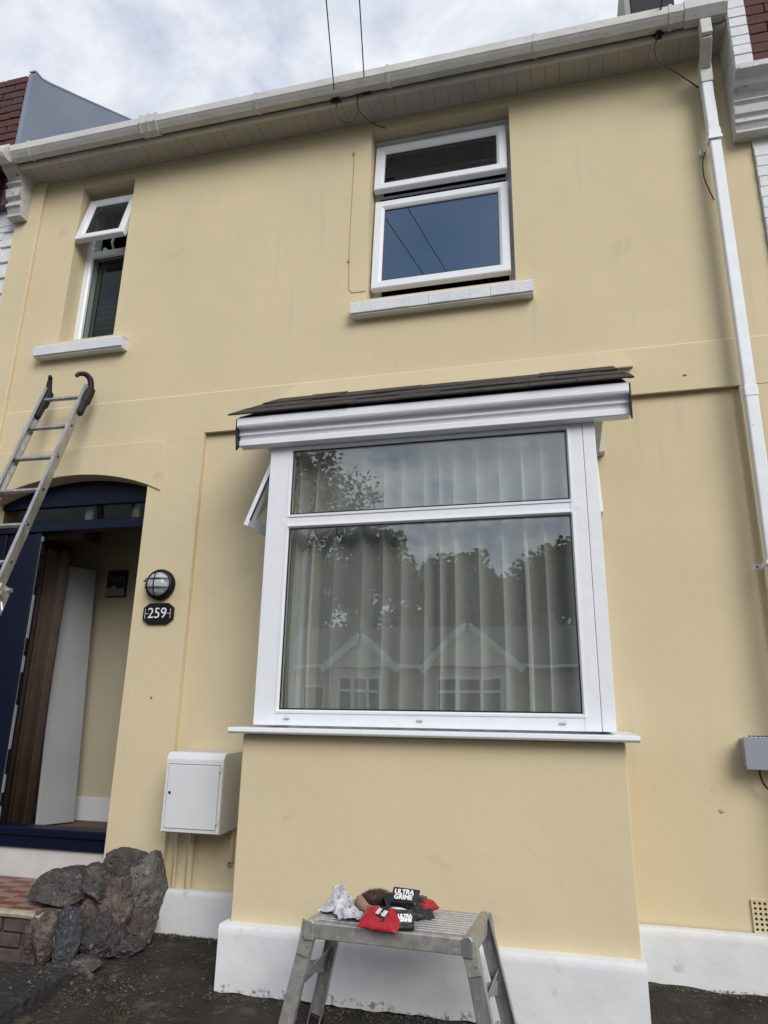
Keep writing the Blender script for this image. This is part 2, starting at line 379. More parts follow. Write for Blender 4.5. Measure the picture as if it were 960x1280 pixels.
# raised slab edge of the entry path, bottom left
g = M(); n = 26
for i in range(n+1):
    y = -.72-2.4*i/n; e = -2.46+.012*noise.noise((0, y*9, 1))
    zt = gz(0, y)+.085+.006*noise.noise((3, y*6, 0))
    g.v += [Vector((-3.6, y, zt)), Vector((e-.02, y, zt)), Vector((e, y, zt-.014)), Vector((e+.015, y, zt-.16))]
for i in range(n):
    for k in range(3): a = i*4+k; g.f.append((a, a+1, a+5, a+4))
g.build('path', SLAB, kind='structure', loc=(-2.6, -1.5, 0))

# grit, flakes and dead leaves lying about
g = M()
rnd = random.Random(3)
for _ in range(5200):
    x = rnd.uniform(-2.9, 1.7); y = -abs(rnd.gauss(0, .75))-.02
    if rnd.random() < .35: x = rnd.gauss(-2.3, .25); y = rnd.gauss(-.75, .2)
    if x < -2.46 and y > -.7: continue
    if -1.76 < x < .3 and y > -.64: continue
    z = gz(x, y)+.014+(.085 if x < -2.46 else 0); s = rnd.uniform(.002, .007)*(2.2 if rnd.random() < .08 else 1)
    vs = [Vector((x, y, z))+Vector((rnd.uniform(-s, s), rnd.uniform(-s, s), rnd.uniform(-s*.3, s*.7))) for _ in range(4)]
    g.add(vs, [(0, 1, 2), (0, 2, 3), (0, 3, 1), (1, 3, 2)])
for _ in range(5200):
    q = rnd.random()
    if q < .5: x = rnd.uniform(-1.75, .30); y = -.632-abs(rnd.gauss(0, .035))
    elif q < .75: x = rnd.uniform(-2.44, -1.74); y = -.03-abs(rnd.gauss(0, .03))
    else: x = rnd.uniform(.3, 1.6); y = -.04-abs(rnd.gauss(0, .04))
    bank = max(0, .5+noise.noise((x*5, 0, 0)))
    if rnd.random() > bank: continue
    z = gz(x, y)+.012+rnd.uniform(0, .010)*bank; s = rnd.uniform(.002, .008)
    vs = [Vector((x, y, z))+Vector((rnd.uniform(-s, s), rnd.uniform(-s, s), rnd.uniform(-s*.4, s))) for _ in range(4)]
    g.add(vs, [(0, 1, 2), (0, 2, 3), (0, 3, 1), (1, 3, 2)])
g.build('debris', mat('grit', (.12, .11, .095), .9, c2=(.06, .055, .045), nscale=60, spots=((.28, .27, .25), 80, .60, .03)), kind='stuff', loc=(0, 0, 0))
tag(bpy.data.objects['debris'], 'grit, paint flakes and crumbs of earth scattered over the dark yard', 'debris')
MOSS = mat('dead_moss', (.075, .058, .032), .95, c2=(.04, .036, .018), nscale=40)
g = M()
for _ in range(2600):
    a = rnd.random(); x = -2.33+.3*a+rnd.gauss(0, .07); y = -.72-.33*a+rnd.gauss(0, .07)
    if rnd.random() < .4: x = rnd.uniform(-2.44, -1.72); y = rnd.gauss(-.03, .015)-.0*(x)
    z = gz(x, y)+.012; h = rnd.uniform(.002, .011); d = rnd.uniform(0, 6.28); q = Vector((math.cos(d), math.sin(d), 0))*.004
    t = Vector((rnd.gauss(0, .008), rnd.gauss(0, .008), h))
    g.add([Vector((x, y, z))-q, Vector((x, y, z))+q, Vector((x, y, z))+t], [(0, 1, 2)])
tag(g.build('moss', MOSS, kind='stuff', loc=(0, 0, 0)), 'tufts of dead moss along the edge of the dark path', 'moss')

# ------------------------------------------------------------------ the house: walls
H = thing('terraced_house', (-1.5, 0, 0), 'cream rendered terraced house with white bay window and navy porch', 'house')
def wallgrid(xs, zs, Yf, Yb, holes):
    m = M()
    for i in range(len(xs)-1):
        for j in range(len(zs)-1):
            cx, cz = (xs[i]+xs[i+1])/2, (zs[j]+zs[j+1])/2
            if any(a < cx < b and c < cz < d for a, b, c, d in holes): continue
            k = len(m.v); m.v += [Vector((xs[i], Yf, zs[j])), Vector((xs[i+1], Yf, zs[j])), Vector((xs[i+1], Yf, zs[j+1])), Vector((xs[i], Yf, zs[j+1]))]
            m.f.append((k, k+1, k+2, k+3))
    for a, b, c, d in holes:
        m.add([(a, Yf, c), (a, Yb, c), (a, Yb, d), (a, Yf, d)], [(0, 1, 2, 3)])
        m.add([(b, Yf, c), (b, Yb, c), (b, Yb, d), (b, Yf, d)], [(3, 2, 1, 0)])
        m.add([(a, Yf, d), (b, Yf, d), (b, Yb, d), (a, Yb, d)], [(0, 1, 2, 3)])
        m.add([(a, Yf, c), (b, Yf, c), (b, Yb, c), (a, Yb, c)], [(3, 2, 1, 0)])
    return m
SM = (-3.80, -3.30, 4.075, 5.555); BG = (-1.237, -.192, 4.095, 5.58)
wallgrid([-4.175, SM[0], SM[1], BG[0], BG[1], 1.36], [3.40, SM[2], BG[2], SM[3], BG[3], 5.80], .006, .30, [SM, BG]).build('upper_wall', CREAM, H)
M().box(-4.42, -4.172, -.03, .30, 0, 5.72).build('pilaster', CREAM, H, bevel=.006)
# string course and right pilaster (flush with each other)
BZ = 3.17
M().prism([(-.001, BZ), (-.001, 3.478), (.004, 3.488), (.02, 3.488), (.02, BZ)], 'x', -2.42, 1.36).build('string_course', CREAM, H)
M().prism([(-.0003, 3.12), (-.001, 3.14), (-.001, 3.478), (.004, 3.488), (.02, 3.488), (.02, 3.12)], 'x', -4.172, -2.4205).build('string_course', CREAM, H)
M().box(1.088, 1.36, -.0005, .30, -.05, BZ-.002).build('pilaster', CREAM, H, bevel=.004)
# lower wall behind the bay
wallgrid([-2.43, -1.60, .17, 1.09], [-.05, .3, 2.9, 3.19], .042, .30, [(-1.60, .17, .3, 2.9)]).build('lower_wall', CREAM, H)
# arched door wall, surface flush with the band
AC, AR, AZ = -3.45, 1.75, 2.913
def arch(x): return AZ-AR+math.sqrt(AR*AR-(x-AC)**2)
DX0, DX1 = -4.166, -2.832
m = M(); xs = [DX0+(DX1-DX0)*i/28 for i in range(29)]
for a, b in zip(xs[:-1], xs[1:]):
    m.add([(a, 0, arch(a)), (b, 0, arch(b)), (b, 0, 3.12), (a, 0, 3.12)], [(0, 1, 2, 3)])
    m.add([(a, 0, arch(a)), (b, 0, arch(b)), (b, .30, arch(b)), (a, .30, arch(a))], [(0, 3, 2, 1)])
for s_, x0, x1 in ((0, -4.172, DX0), (1, DX1, -2.42)):
    m.add([(x0, 0, -.05), (x1, 0, -.05), (x1, 0, 3.12), (x0, 0, 3.12)], [(0, 1, 2, 3)])
    e = DX0 if s_ == 0 else DX1
    m.add([(e, 0, -.05), (e, .30, -.05), (e, .30, arch(e)), (e, 0, arch(e))], [(0, 1, 2, 3)])
m.add([(-2.42, 0, -.05), (-2.42, .06, -.05), (-2.42, .06, 3.2), (-2.42, 0, 3.2)], [(0, 1, 2, 3)])
m.build('door_wall', CREAM, H)
# raised surround over the arch
pts = [(-4.168, 3.134)]+[(-4.168, 2.745)]+[(x, arch(x)-.0) for x in [-4.15+(1.32)*i/24 for i in range(25)]]+[(-2.725, 2.752), (-2.735, 3.131)]
M().prism(pts, 'y', -.012, .01).build('arch_surround', CREAM, H, bevel=.003)
M().box(-4.6, 1.9, .30, 6.5, -.3, 0).build('footing', MORT, H)

# ------------------------------------------------------------------ rooms behind the openings (dark boxes, open at the front)
def room(x0, x1, y0, y1, z0, z1, mt, name='room_wall'):
    m = M()
    m.add([(x0,y0,z0),(x0,y1,z0),(x0,y1,z1),(x0,y0,z1)], [(0,1,2,3)]); m.add([(x1,y0,z0),(x1,y1,z0),(x1,y1,z1),(x1,y0,z1)], [(0,1,2,3)])
    m.add([(x0,y1,z0),(x1,y1,z0),(x1,y1,z1),(x0,y1,z1)], [(0,1,2,3)]); m.add([(x0,y0,z1),(x1,y0,z1),(x1,y1,z1),(x0,y1,z1)], [(0,1,2,3)])
    m.add([(x0,y0,z0),(x1,y0,z0),(x1,y1,z0),(x0,y1,z0)], [(0,1,2,3)])
    return m.build(name, mt, H)
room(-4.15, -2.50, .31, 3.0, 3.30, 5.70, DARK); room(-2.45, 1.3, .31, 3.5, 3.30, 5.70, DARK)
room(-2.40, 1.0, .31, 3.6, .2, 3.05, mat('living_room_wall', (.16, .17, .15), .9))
# hall
m = M(); hx0, hx1, hy0, hy1, hz0, hz1 = -4.6, -2.5, .31, 1.10, .405, 3.22
m.add([(hx0,hy1,hz0),(hx1,hy1,hz0),(hx1,hy1,hz1),(hx0,hy1,hz1)], [(0,1,2,3)])
m.add([(hx1,hy0,hz0),(hx1,hy1,hz0),(hx1,hy1,hz1),(hx1,hy0,hz1)], [(0,1,2,3)])
m.add([(hx0,hy0,hz0),(hx0,hy1,hz0),(hx0,hy1,hz1),(hx0,hy0,hz1)], [(0,1,2,3)])
m.build('hall_wall', HALLW, H)
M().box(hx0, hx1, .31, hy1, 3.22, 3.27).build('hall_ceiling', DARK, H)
M().box(hx0, hx1, .20, hy1, hz0-.05, hz0+.004).build('hall_floor', CARP, H)
M().box(-3.98, hx1, hy1-.022, hy1-.001, hz0+.004, .585).build('skirting_board', INDOOR, H, bevel=.004)

# ------------------------------------------------------------------ front door frame
F = M()
FY = .125
m = M(); xs = [DX0+.002+(DX1-DX0-.004)*i/24 for i in range(25)]
pts = [(xs[0], 2.722)]+[(x, arch(x)-.002) for x in xs]+[(xs[-1], 2.722)]
M().prism(pts, 'y', FY, FY+.05).build('fanlight_head', NAVY, H, bevel=.003)
DF = M().box(-4.160, -2.836, FY-.012, FY+.07, 2.528, 2.604)
DF.box(-2.905, -2.836, FY, FY+.07, .505, 2.526); DF.box(-4.160, -4.08, FY, FY+.07, .505, 2.526)
DF.box(-3.835, -3.775, FY+.002, FY+.06, .505, 2.526)
DF = DF.build('door_frame', NAVY, H, bevel=.004)
M().box(-4.08, -3.835, FY+.014, FY+.05, .505, 2.526).build('side_panel', NAVY, DF)
M().box(-4.160, -2.836, FY+.02, FY+.028, 2.606, 2.720).build('fanlight', GLASSD, DF)
# pale blind battens behind the fanlight
for x in (-3.46, -3.06): M().box(x, x+.06, FY+.06, FY+.075, 2.606, 2.720).build('blind_strip', mat('grey_blind', (.65, .68, .66), .8), DF)
M().box(-4.160, -2.836, FY-.055, FY+.09, .455, .503).build('threshold', NAVY, DF, bevel=.006)
M().box(-4.160, -2.836, FY-.035, FY+.06, .378, .453).build('threshold', NAVY, DF, bevel=.004)
M().box(-4.160, -2.836, FY-.012, FY+.06, .15, .377).build('door_plinth', mat('white_step_riser', (.60, .58, .56), .7, c2=(.53, .51, .49), nscale=6), H)
# metal edge with the lock keeps on the left jamb
M().box(-3.774, -3.768, FY+.010, FY+.030, .505, 2.50).build('weather_seal', mat('grey_edge_strip', (.30, .31, .33), .4), DF)
for z0, z1 in ((2.06, 2.46), (1.62, 1.74), (1.28, 1.50), (.82, .98), (.62, .70)):
    kp = M().box(-3.7675, -3.760, FY+.006, FY+.036, z0, z1)
    for q in range(3): kp.box(-3.7595, -3.750, FY+.012, FY+.028, z0+(z1-z0)*(.15+.3*q), z0+(z1-z0)*(.3+.3*q))
    kp.build('lock_keep', BLACKM, DF)
# open white inner door and brown draught curtain
M().add([(-3.885, .655, .42), (-3.868, .66, .42), (-3.757, .935, .42), (-3.775, .94, .42), (-3.985, .655, 2.40), (-3.968, .66, 2.40), (-3.862, .935, 2.40), (-3.88, .94, 2.40)],
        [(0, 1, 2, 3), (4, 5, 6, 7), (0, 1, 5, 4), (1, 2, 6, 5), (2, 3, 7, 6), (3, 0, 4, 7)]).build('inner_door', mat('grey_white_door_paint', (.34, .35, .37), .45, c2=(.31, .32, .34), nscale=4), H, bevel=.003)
m = M(); n = 60
for i in range(n+1):
    t = i/n; x = -4.22+.36*t; y = .44+.12*t+.028*math.sin(t*26)+.012*math.sin(t*57+1)
    m.v += [Vector((x, y, .43)), Vector((x-.01, y, 1.5)), Vector((x+.01*math.sin(t*9), y-.005, 2.52))]
for i in range(n):
    for k in range(2): a = i*3+k; m.f.append((a, a+3, a+4, a+1))
dc = m.build('door_curtain', CURT, smooth=True); mod = dc.modifiers.new('s', 'SOLIDIFY'); mod.thickness = .006
tag(dc, 'brown draught curtain hanging in folds just inside the open doorway', 'curtain')
M().box(-4.3, -3.62, .40, .62, 2.54, 2.72).build('door_lintel', mat('brown_wood', (.05, .028, .018), .7), H, bevel=.004)
pc = thing('picture', (-3.74, 1.09, 2.22), 'small dark unframed picture with pale shapes on hall wall inside door', 'picture')
M().box(-3.845, -3.655, 1.075, 1.097, 2.20, 2.43).build('picture_board', mat('picture_dark', (.03, .025, .02), .5), pc)
pm = M()
rnd = random.Random(5)
pm.prism([(-3.840, 2.205), (-3.66, 2.205), (-3.66, 2.24), (-3.68, 2.285), (-3.73, 2.262), (-3.77, 2.30), (-3.82, 2.27), (-3.84, 2.285)], 'y', 1.0735, 1.0745)
pm.build('picture_foreground', mat('picture_pale', (.26, .25, .22), .6), pc)
pm = M()
for q in range(5): pm.box(-3.825+q*.033, -3.808+q*.033, 1.0725, 1.0745, 2.32+.01*(q % 2), 2.39-.013*(q % 3))
pm.build('picture_shape', mat('picture_mid', (.14, .125, .1), .6), pc)

# ------------------------------------------------------------------ windows
def sash_prof(w, y, d=.05):      # outer back, outer front, slope to glass
    return [(0, y+d), (0, y+.006), (.006, y), (w-.022, y), (w-.006, y+.012), (w, y+.020), (w, y+d)]
def pane(x0, x1, z0, z1, y, parent, mt, tf=None):
    m = M().box(x0, x1, y, y+.006, z0, z1)
    if tf: m.rot(*tf)
    return m.build('pane', mt, parent)
def gasket(x0, x1, z0, z1, y, parent, tf=None, w=.006):
    m = M().frame(x0, x1, z0, z1, [(0, y), (w, y), (w, y+.004), (0, y+.004)])
    if tf: m.rot(*tf)
    return m.build('gasket', GASK, parent)
# upper right window: two top-hung sashes, both ajar
W1 = M().frame(-1.237, -.192, 4.095, 5.555, [(0, .22), (0, .15), (.045, .15), (.05, .155), (.05, .22)])
W1.box(-1.19, -.24, .158, .21, 5.03, 5.085)
W1.box(-1.237, -.192, .12, .2, 5.557, 5.578)
W1 = W1.build('window', PVC, H, bevel=.0015)
for (x0, x1, z0, z1, gx0, gx1, gz0, gz1, ang) in ((-1.222, -.222, 5.055, 5.505, 0, 0, 0, 0, 7.0), (-1.222, -.222, 4.185, 4.995, 0, 0, 0, 0, 5.0)):
    tf = ((0, .14, z1), 'X', R(-ang)); wd = .075
    s_ = M().frame(x0, x1, z0, z1, sash_prof(wd, .098)); s_.rot(*tf); s_ = s_.build('sash', PVC, W1)
    pane(x0+wd-.005, x1-wd+.005, z0+wd-.005, z1-wd+.005, .122, W1, GLASSU, tf); gasket(x0+wd-.001, x1-wd+.001, z0+wd-.001, z1-wd+.001, .1175, W1, tf)
    m = M()
    for q in range(3): m.box(x0+.02, x1-.02, .150+q*.008, .154+q*.008, z0-.012-q*.018, z0-.002-q*.018)
    m.build('weather_seal', GASK, W1)
# upper left window: small sash propped wide open over a fixed light
W2 = M().frame(-3.80, -3.302, 4.08, 5.535, [(0, .26), (0, .16), (.045, .16), (.058, .172), (.058, .26)])
W2.box(-3.745, -3.36, .165, .23, 4.965, 5.02); W2.box(-3.66, -3.63, .18, .23, 5.02, 5.06)
W2 = W2.build('window', PVC, H, bevel=.002)
tf = ((0, .12, 5.48), 'X', R(-14))
s_ = M().frame(-3.782, -3.322, 4.985, 5.475, sash_prof(.072, .085)); s_.rot(*tf); s_.build('sash', PVC, W2)
pane(-3.715, -3.389, 5.052, 5.408, .108, W2, GLASSU, tf); gasket(-3.711, -3.393, 5.056, 5.404, .104, W2, tf)
pane(-3.745, -3.36, 4.138, 4.967, .20, W2, GLASSB); gasket(-3.743, -3.36, 4.137, 4.966, .194, W2)
m = M().tube([(-3.72, .165, 5.05), (-3.715, .10, 5.06), (-3.70, .06, 5.10)], .006, 6)
m.build('window_stay', PVC, W2)
M().tube([(-3.56, .19, 5.03), (-3.54, .13, 5.06), (-3.52, .12, 5.09)], .01, 6).build('window_catch', PVC, W2)
bl = thing('window_blind', (-3.55, .27, 4.1), 'dark slatted blind hanging behind the small upper left window', 'blind')
BLIND = mat('dark_green_slat', (.06, .09, .08), .5)
sl0 = None
for k in range(9):
    z = 4.17+k*.052
    if sl0 is None: sl0 = M().box(-3.76, -3.34, .262, .292, -.0015+z, .0015+z).build('slat', BLIND, bl)
    else: inst(sl0, (-3.55, .277, z+.006*math.sin(k*2.1)), bl, rot=(R(25), 0, R(.5*math.sin(k*3))))
M().box(-3.76, -3.34, .26, .30, 4.92, 4.95).build('head_rail', BLIND, bl)
M().box(-3.73, -3.70, .255, .258, 4.14, 4.92).build('cord', mat('pale_cord', (.11, .12, .12), .7), bl)
# sills made of painted tiles
def sill(x0, x1, z0, z1, n, yf=-.075, tilt=0):
    b = M().prism([(.16, z1+.04), (.16, z0+.02), (yf+.006, z0), (yf+.006, z1-.024)], 'x', x0+.003, x1-.003).build('window_sill', WHITEM, H, bevel=.003)
    w_ = (x1-x0)/n; rr = random.Random(n)
    for k in range(n):
        a, c = x0+k*w_+.0004, x0+(k+1)*w_-.0004; e = rr.uniform(-.0025, .0025)
        M().prism([(.15, z1+.052), (.15, z1+.020), (yf+.0065, z1-.024+e), (yf+.0065, z0+.012), (yf-.006+e, z0+.012), (yf-.007+e, z1-.02), (yf+.004, z1-.008)], 'x', a, c).build('sill_tile', WB, b, bevel=.0016)
sill(-1.335, -.075, 3.928, 4.038, 9); sill(-3.945, -3.150, 3.905, 4.015, 4)
# painted-over thin cable beside the upper window
m = M().tube([(-1.375, .004, 5.40), (-1.372, .004, 5.25), (-1.38, .004, 4.9), (-1.384, .004, 4.5), (-1.378, .004, 4.20), (-1.355, .004, 4.165), (-1.25, .004, 4.162)], .0032, 5)
m.tube([(-1.38, .002, 5.385), (-1.372, -.006, 5.40)], .008, 6); m.box(-1.392, -1.378, -.004, .004, 4.425, 4.45)
m.build('painted_cable', mat('dusty_cream_paint', (.42, .32, .17), .8), H)

# ------------------------------------------------------------------ bay
BX0, BX1, BY = -1.700, .250, -.55
B = M().box(BX0, BX1, BY, .05, .10, 1.135).build('bay_wall', CREAM, H, bevel=.006)
def rough_box(x0, x1, y0, y1, z0, z1, name, m_, parent, nx=60, top=.004, r=.012, label=None):
    """painted rendered plinth with a slightly uneven face and soft arris"""
    g = M(); prof = [(y1, z1), (y0+r*2, z1), (y0+r*.6, z1-r*.25), (y0, z1-r*1.2)]
    nz = 10
    for k in range(1, nz+1): prof.append((y0, z1-r*1.2-(z1-r*1.2-z0)*k/nz))
    n = len(prof)
    for i in range(nx+1):
        x = x0+(x1-x0)*i/nx
        for k, (y, z) in enumerate(prof):
            h = noise.noise((x*2, z*3, 1.3))*.0025+noise.noise((x*14, z*14, 4))*.0009
            if k == n-1: z = z+noise.noise((x*9, 2, 0))*.012+noise.noise((x*27, 5, 0))*.006
            g.v.append(Vector((x, y+(h if k > 1 else 0), z+(h if k <= 3 else 0))))
    for i in range(nx):
        for k in range(n-1): a = i*n+k; g.f.append((a, a+n, a+n+1, a+1))
    k0 = len(g.v)
    for s_, i in ((0, 0), (1, nx)):
        k = len(g.v); g.v += [Vector(g.v[i*n+q]) for q in range(n)]+[Vector((x0 if s_ == 0 else x1, y1, z0))]
        g.f.append(tuple(range(k, k+n+1)))
    return g.build(name, m_, parent, smooth=True)
rough_box(BX0-.028, BX1+.014, BY-.065, .03, -.048, .240, 'plinth', WHITEM, H)
rough_box(BX1+.016, 1.6, -.022, .03, -.015, .246, 'plinth', WHITEM, H, nx=40)
rough_box(-2.44, BX0-.03, -.02, .04, -.004, .236, 'plinth', WHITEM, H, nx=24)
# window frame of the bay
z0, zt = 1.182, 2.805; x0, x1 = -1.648, .216
BW = M().box(x0, x0+.134, BY, BY+.07, z0, zt).box(x1-.064, x1, BY-.001, BY+.07, z0, zt).box(x1-.144, x1-.066, BY, BY+.07, z0, zt)
BW.box(x0+.134, x1-.144, BY+.001, BY+.07, z0, z0+.075).box(x0+.134, x1-.144, BY+.001, BY+.07, 2.752, zt)
BW.prism([(x0+.134, 2.275), (x0+.134, 2.345), (x1-.144, 2.345), (x1-.144, 2.275)], 'y', BY+.002, BY+.07)
# side frames
for X in (x0, x1-.07):
    BW.box(X+.002, X+.068, BY+.071, .03, z0, z0+.07); BW.box(X+.002, X+.068, BY+.071, .03, 2.752, zt)
    BW.box(X+.002, X+.068, BY+.071, .03, 2.275, 2.345); BW.box(X+.002, X+.068, -.04, .03, z0+.07, 2.752)
BW = BW.build('bay_window', PVC, H, bevel=.003, seg=2)
# mitred glazing beads
for (a, b, c, d) in ((x0+.134, x1-.144, 1.257, 2.275), (x0+.134, x1-.144, 2.345, 2.752)):
    M().frame(a-.012, b+.012, c-.012, d+.012, [(0, BY-.004), (.010, BY-.005), (.018, BY+.010), (.018, BY+.03), (0, BY+.03)]).build('glazing_bead', PVC, BW)
    gasket(a+.005, b-.005, c+.005, d-.005, BY+.012, BW, w=.009)
    pane(a-.005, b+.005, c-.005, d+.005, BY+.020, BW, GLASS)
# pointed transom joints
for xa, s_ in ((x0+.134, -1), (x1-.144, 1)):
    M().prism([(xa-s_*.004, 2.268), (xa-s_*.004, 2.352), (xa+s_*.042, 2.31)], 'y', BY-.0025, BY+.01).build('transom_joint', PVC, BW)
for x in (-1.455, -.735, -.03):
    M().box(x-.016, x+.016, BY-.009, BY-.001, 1.213, 1.222).build('drain_cap', mat('drain_cap_grey', (.45, .46, .48), .5) if x < -1 else bpy.data.materials['drain_cap_grey'], BW, bevel=.002)
for X, s_ in ((x0, -1), (x1, 1)):       # side panes and top-hung side casements, left one ajar
    M().box(X+(.03 if s_ < 0 else -.036), X+(.036 if s_ < 0 else -.03), BY+.07, -.04, 1.25, 2.275).build('pane', GLASS, BW)
    ang = R(21) if s_ < 0 else R(2.4)
    c = M().frame(-.40, 0, -.435, 0, sash_prof(.062, 0, .034))
    gl = M().box(-.345, -.055, .022, .028, -.38, -.055)
    gk = M().frame(-.342, -.058, -.377, -.058, [(0, .018), (.006, .018), (.006, .022), (0, .022)])
    # side rail seen edge-on: seal and friction stay
    st = M().box(-.401, -.396, .030, .040, -.40, -.03)
    for g_, nm, mm in ((c, 'casement', PVC), (gl, 'pane', GLASS), (gk, 'gasket', GASK), (st, 'casement_seal', GASK)):
        g_.xf(Matrix.Translation((0, 0, 0)))
        # local: x along depth, -y outwards
        mt = Matrix.Translation((X+s_*.004, -.085, 2.725)) @ Matrix.Rotation(0, 4, 'Z')
        if s_ < 0: base = Matrix(((0, 1, 0, -.022), (1, 0, 0, 0), (0, 0, 1, 0), (0, 0, 0, 1)))
        else: base = Matrix(((0, -1, 0, -.004), (1, 0, 0, 0), (0, 0, 1, 0), (0, 0, 0, 1)))
        rotm = Matrix.Rotation(ang*(1 if s_ < 0 else -1), 4, 'Y')
        g_.xf(mt @ rotm @ base); g_.build(nm, mm, BW)
# sill of the bay
M().prism([(.0, 1.180), (BY-.085, 1.168), (BY-.088, 1.148), (BY-.078, 1.138), (.0, 1.138)], 'x', -1.752, .312).build('bay_sill', PVC, H, bevel=.003, seg=2)
M().box(.247, .297, -.03, .04, 2.796, 3.06).build('cover_board', PVCD, H, bevel=.003)
# ledge on the inside and the ceiling of the bay
M().box(x0+.07, x1-.07, BY+.07, .31, 1.10, 1.17).build('inner_ledge', INDOOR, H)
M().box(x0, x1, BY+.02, .35, 2.806, 2.83).build('bay_ceiling', INDOOR, H)
# net curtain: the cloth doubles back on itself in each pleat, so pleat edges read denser
m = M(); n = 900; rows = [2.76, 2.5, 2.2, 1.9, 1.6, 1.4, 1.17]
for i in range(n+1):
    u = -1.55+1.66*i/n
    w1 = 2*math.pi*(u/.12)+9.0*noise.noise((u*1.5, 1, 0))+2.5*noise.noise((u*5, 8, 0)); am = max(.004, .022+.038*noise.noise((u*2.6, 4, 0)))
    for k, z in enumerate(rows):
        q = min(1, .75+.08*k)
        x = u+am*q*math.sin(w1)+.018*noise.noise((u*2.2, z*.8, 5))*k/3+.006*noise.noise((u*22, z*.6, 2))
        y = -.405+.032*math.cos(w1)*q+.02*noise.noise((u*6, z*.7, 9))
        m.v.append(Vector((x, y, z)))
for i in range(n):
    for k in range(6): a = i*7+k; m.f.append((a, a+7, a+8, a+1))
nc = m.build('net_curtain', NET, smooth=True)
tag(nc, 'sheer pale net curtain hanging in vertical folds behind the bay window glass', 'net curtain')

# bay fascia and slate roof
fx0, fx1 = -1.826, .394
prof = [(-.660, 2.938), (-.668, 2.930), (-.668, 2.886), (-.662, 2.876), (-.632, 2.872), (-.622, 2.856), (-.626, 2.838), (-.612, 2.832), (-.606, 2.816), (-.618, 2.806), (-.618, 2.776), (-.612, 2.772), (-.552, 2.772), (-.552, 2.938)]
M().prism(prof, 'x', fx0, fx1).build('bay_fascia', PVC, H)
M().box(-1.69, .262, -.556, .03, 2.788, 2.802).build('bay_soffit', PVCD, H)
for xa, xb in ((fx0-.010, fx0-.001), (fx1+.001, fx1+.010)):
    M().prism([(-.664, 2.930), (-.662, 2.86), (-.640, 2.738), (-.59, 2.79), (-.56, 2.80), (-.52, 2.94), (-.52, 3.00)], 'x', xa, xb).build('fascia_end_cap', GASK, H)
th = math.atan2(.405, .68)
M().prism([(-.552, 2.80), (.03, 2.80), (.03, 3.32), (-.552, 2.975)], 'x', -1.688, .260).build('roof_cheek', PVCD, H)
RB = M().prism([(-.665, 2.940), (-.62, 2.925), (.03, 3.315), (.03, 3.347)], 'x', fx0+.012, fx1-.012).build('bay_roof', SLATE, H)
sw = .252; rr = random.Random(2)
sl = None
for c_ in range(3):
    yb = -.690+c_*.185; zb = 2.942+(yb+.69)*.596+.009*c_
    nS = 9; off = .5*sw*(c_ % 2); X = fx0-.050+c_*.022
    Xe = fx1+.032-c_*.022
    while X < Xe-.02:
        wid = min(sw if not (X < fx0 and c_ % 2) else sw*.5, Xe-X)
        g_ = M().box(0, wid-.003, 0, .30, 0, .010)
        if abs(wid-sw) < 1e-6 and sl:
            o = inst(sl, (X, yb, zb), RB)
        else:
            o = g_.build('slate', SLATE, None, bevel=.001, loc=(0, 0, 0)); put(o, (X, yb, zb), RB)
            if abs(wid-sw) < 1e-6: sl = o
        o.rotation_euler = (th+rr.uniform(-.012, .012), 0, rr.uniform(-.003, .003)); o.location.z += rr.uniform(0, .003); o.location.y += rr.uniform(-.004, .004)
        X += wid
# render apron that laps over the top of the bay roof
M().add([(-1.895, -.032, 3.335), (.50, -.032, 3.345), (.505, .004, 3.352), (-1.90, .004, 3.342),
         (-1.72, -.010, 3.475), (.437, -.010, 3.480), (.437, .004, 3.482), (-1.72, .004, 3.477),
         (-1.895, -.032, 3.345), (.50, -.032, 3.356)],
        [(0, 1, 2, 3), (8, 9, 5, 4), (0, 8, 9, 1), (4, 5, 6, 7), (3, 0, 8, 4, 7), (1, 9, 5, 6, 2), (3, 7, 6, 2)]).build('roof_apron', CREAM, H, bevel=.002)

# ------------------------------------------------------------------ eaves
gx0, gx1 = -4.31, 1.245
G = M().prism([(-.338, 5.79), (-.350, 5.785), (-.352, 5.722), (-.343, 5.712), (-.338, 5.705), (-.312, 5.676), (-.300, 5.672), (-.250, 5.688), (-.240, 5.70), (-.240, 5.79),
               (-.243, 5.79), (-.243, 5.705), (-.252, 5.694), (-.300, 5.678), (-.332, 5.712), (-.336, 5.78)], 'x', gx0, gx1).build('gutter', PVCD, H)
def clasp(x0, x1, e, name, top=5.796):
    o_ = [(-.336, top), (-.353-e, top-.004), (-.355-e, 5.720), (-.346-e, 5.709), (-.340-e, 5.702), (-.314-e*.6, 5.672-e), (-.300, 5.667-e), (-.248, 5.682-e),
          (-.248, 5.688), (-.300, 5.6725), (-.312, 5.6765), (-.338, 5.7055), (-.343, 5.7125), (-.3515, 5.7225), (-.3495, 5.789)]
    return M().prism(o_, 'x', x0, x1).build(name, PVCD, G)
for x in (-4.11, -2.065, -1.031, .017, .90): clasp(x-.011, x+.011, .001, 'gutter_bracket')
clasp(-3.045, -2.925, .003, 'gutter_joint', 5.80)
for q in (-.068, .0, .068): clasp(-2.985+q-.008, -2.985+q+.008, .009, 'joint_clip', 5.805)
clasp(.985, 1.225, .004, 'gutter_outlet', 5.80)
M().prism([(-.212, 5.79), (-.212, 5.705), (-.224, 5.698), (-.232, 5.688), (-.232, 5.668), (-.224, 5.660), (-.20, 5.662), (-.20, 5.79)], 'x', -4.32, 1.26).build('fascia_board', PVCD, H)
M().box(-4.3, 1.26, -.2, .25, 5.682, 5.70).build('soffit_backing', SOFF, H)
sb = None; x = -4.32; k = 0; rr = random.Random(4)
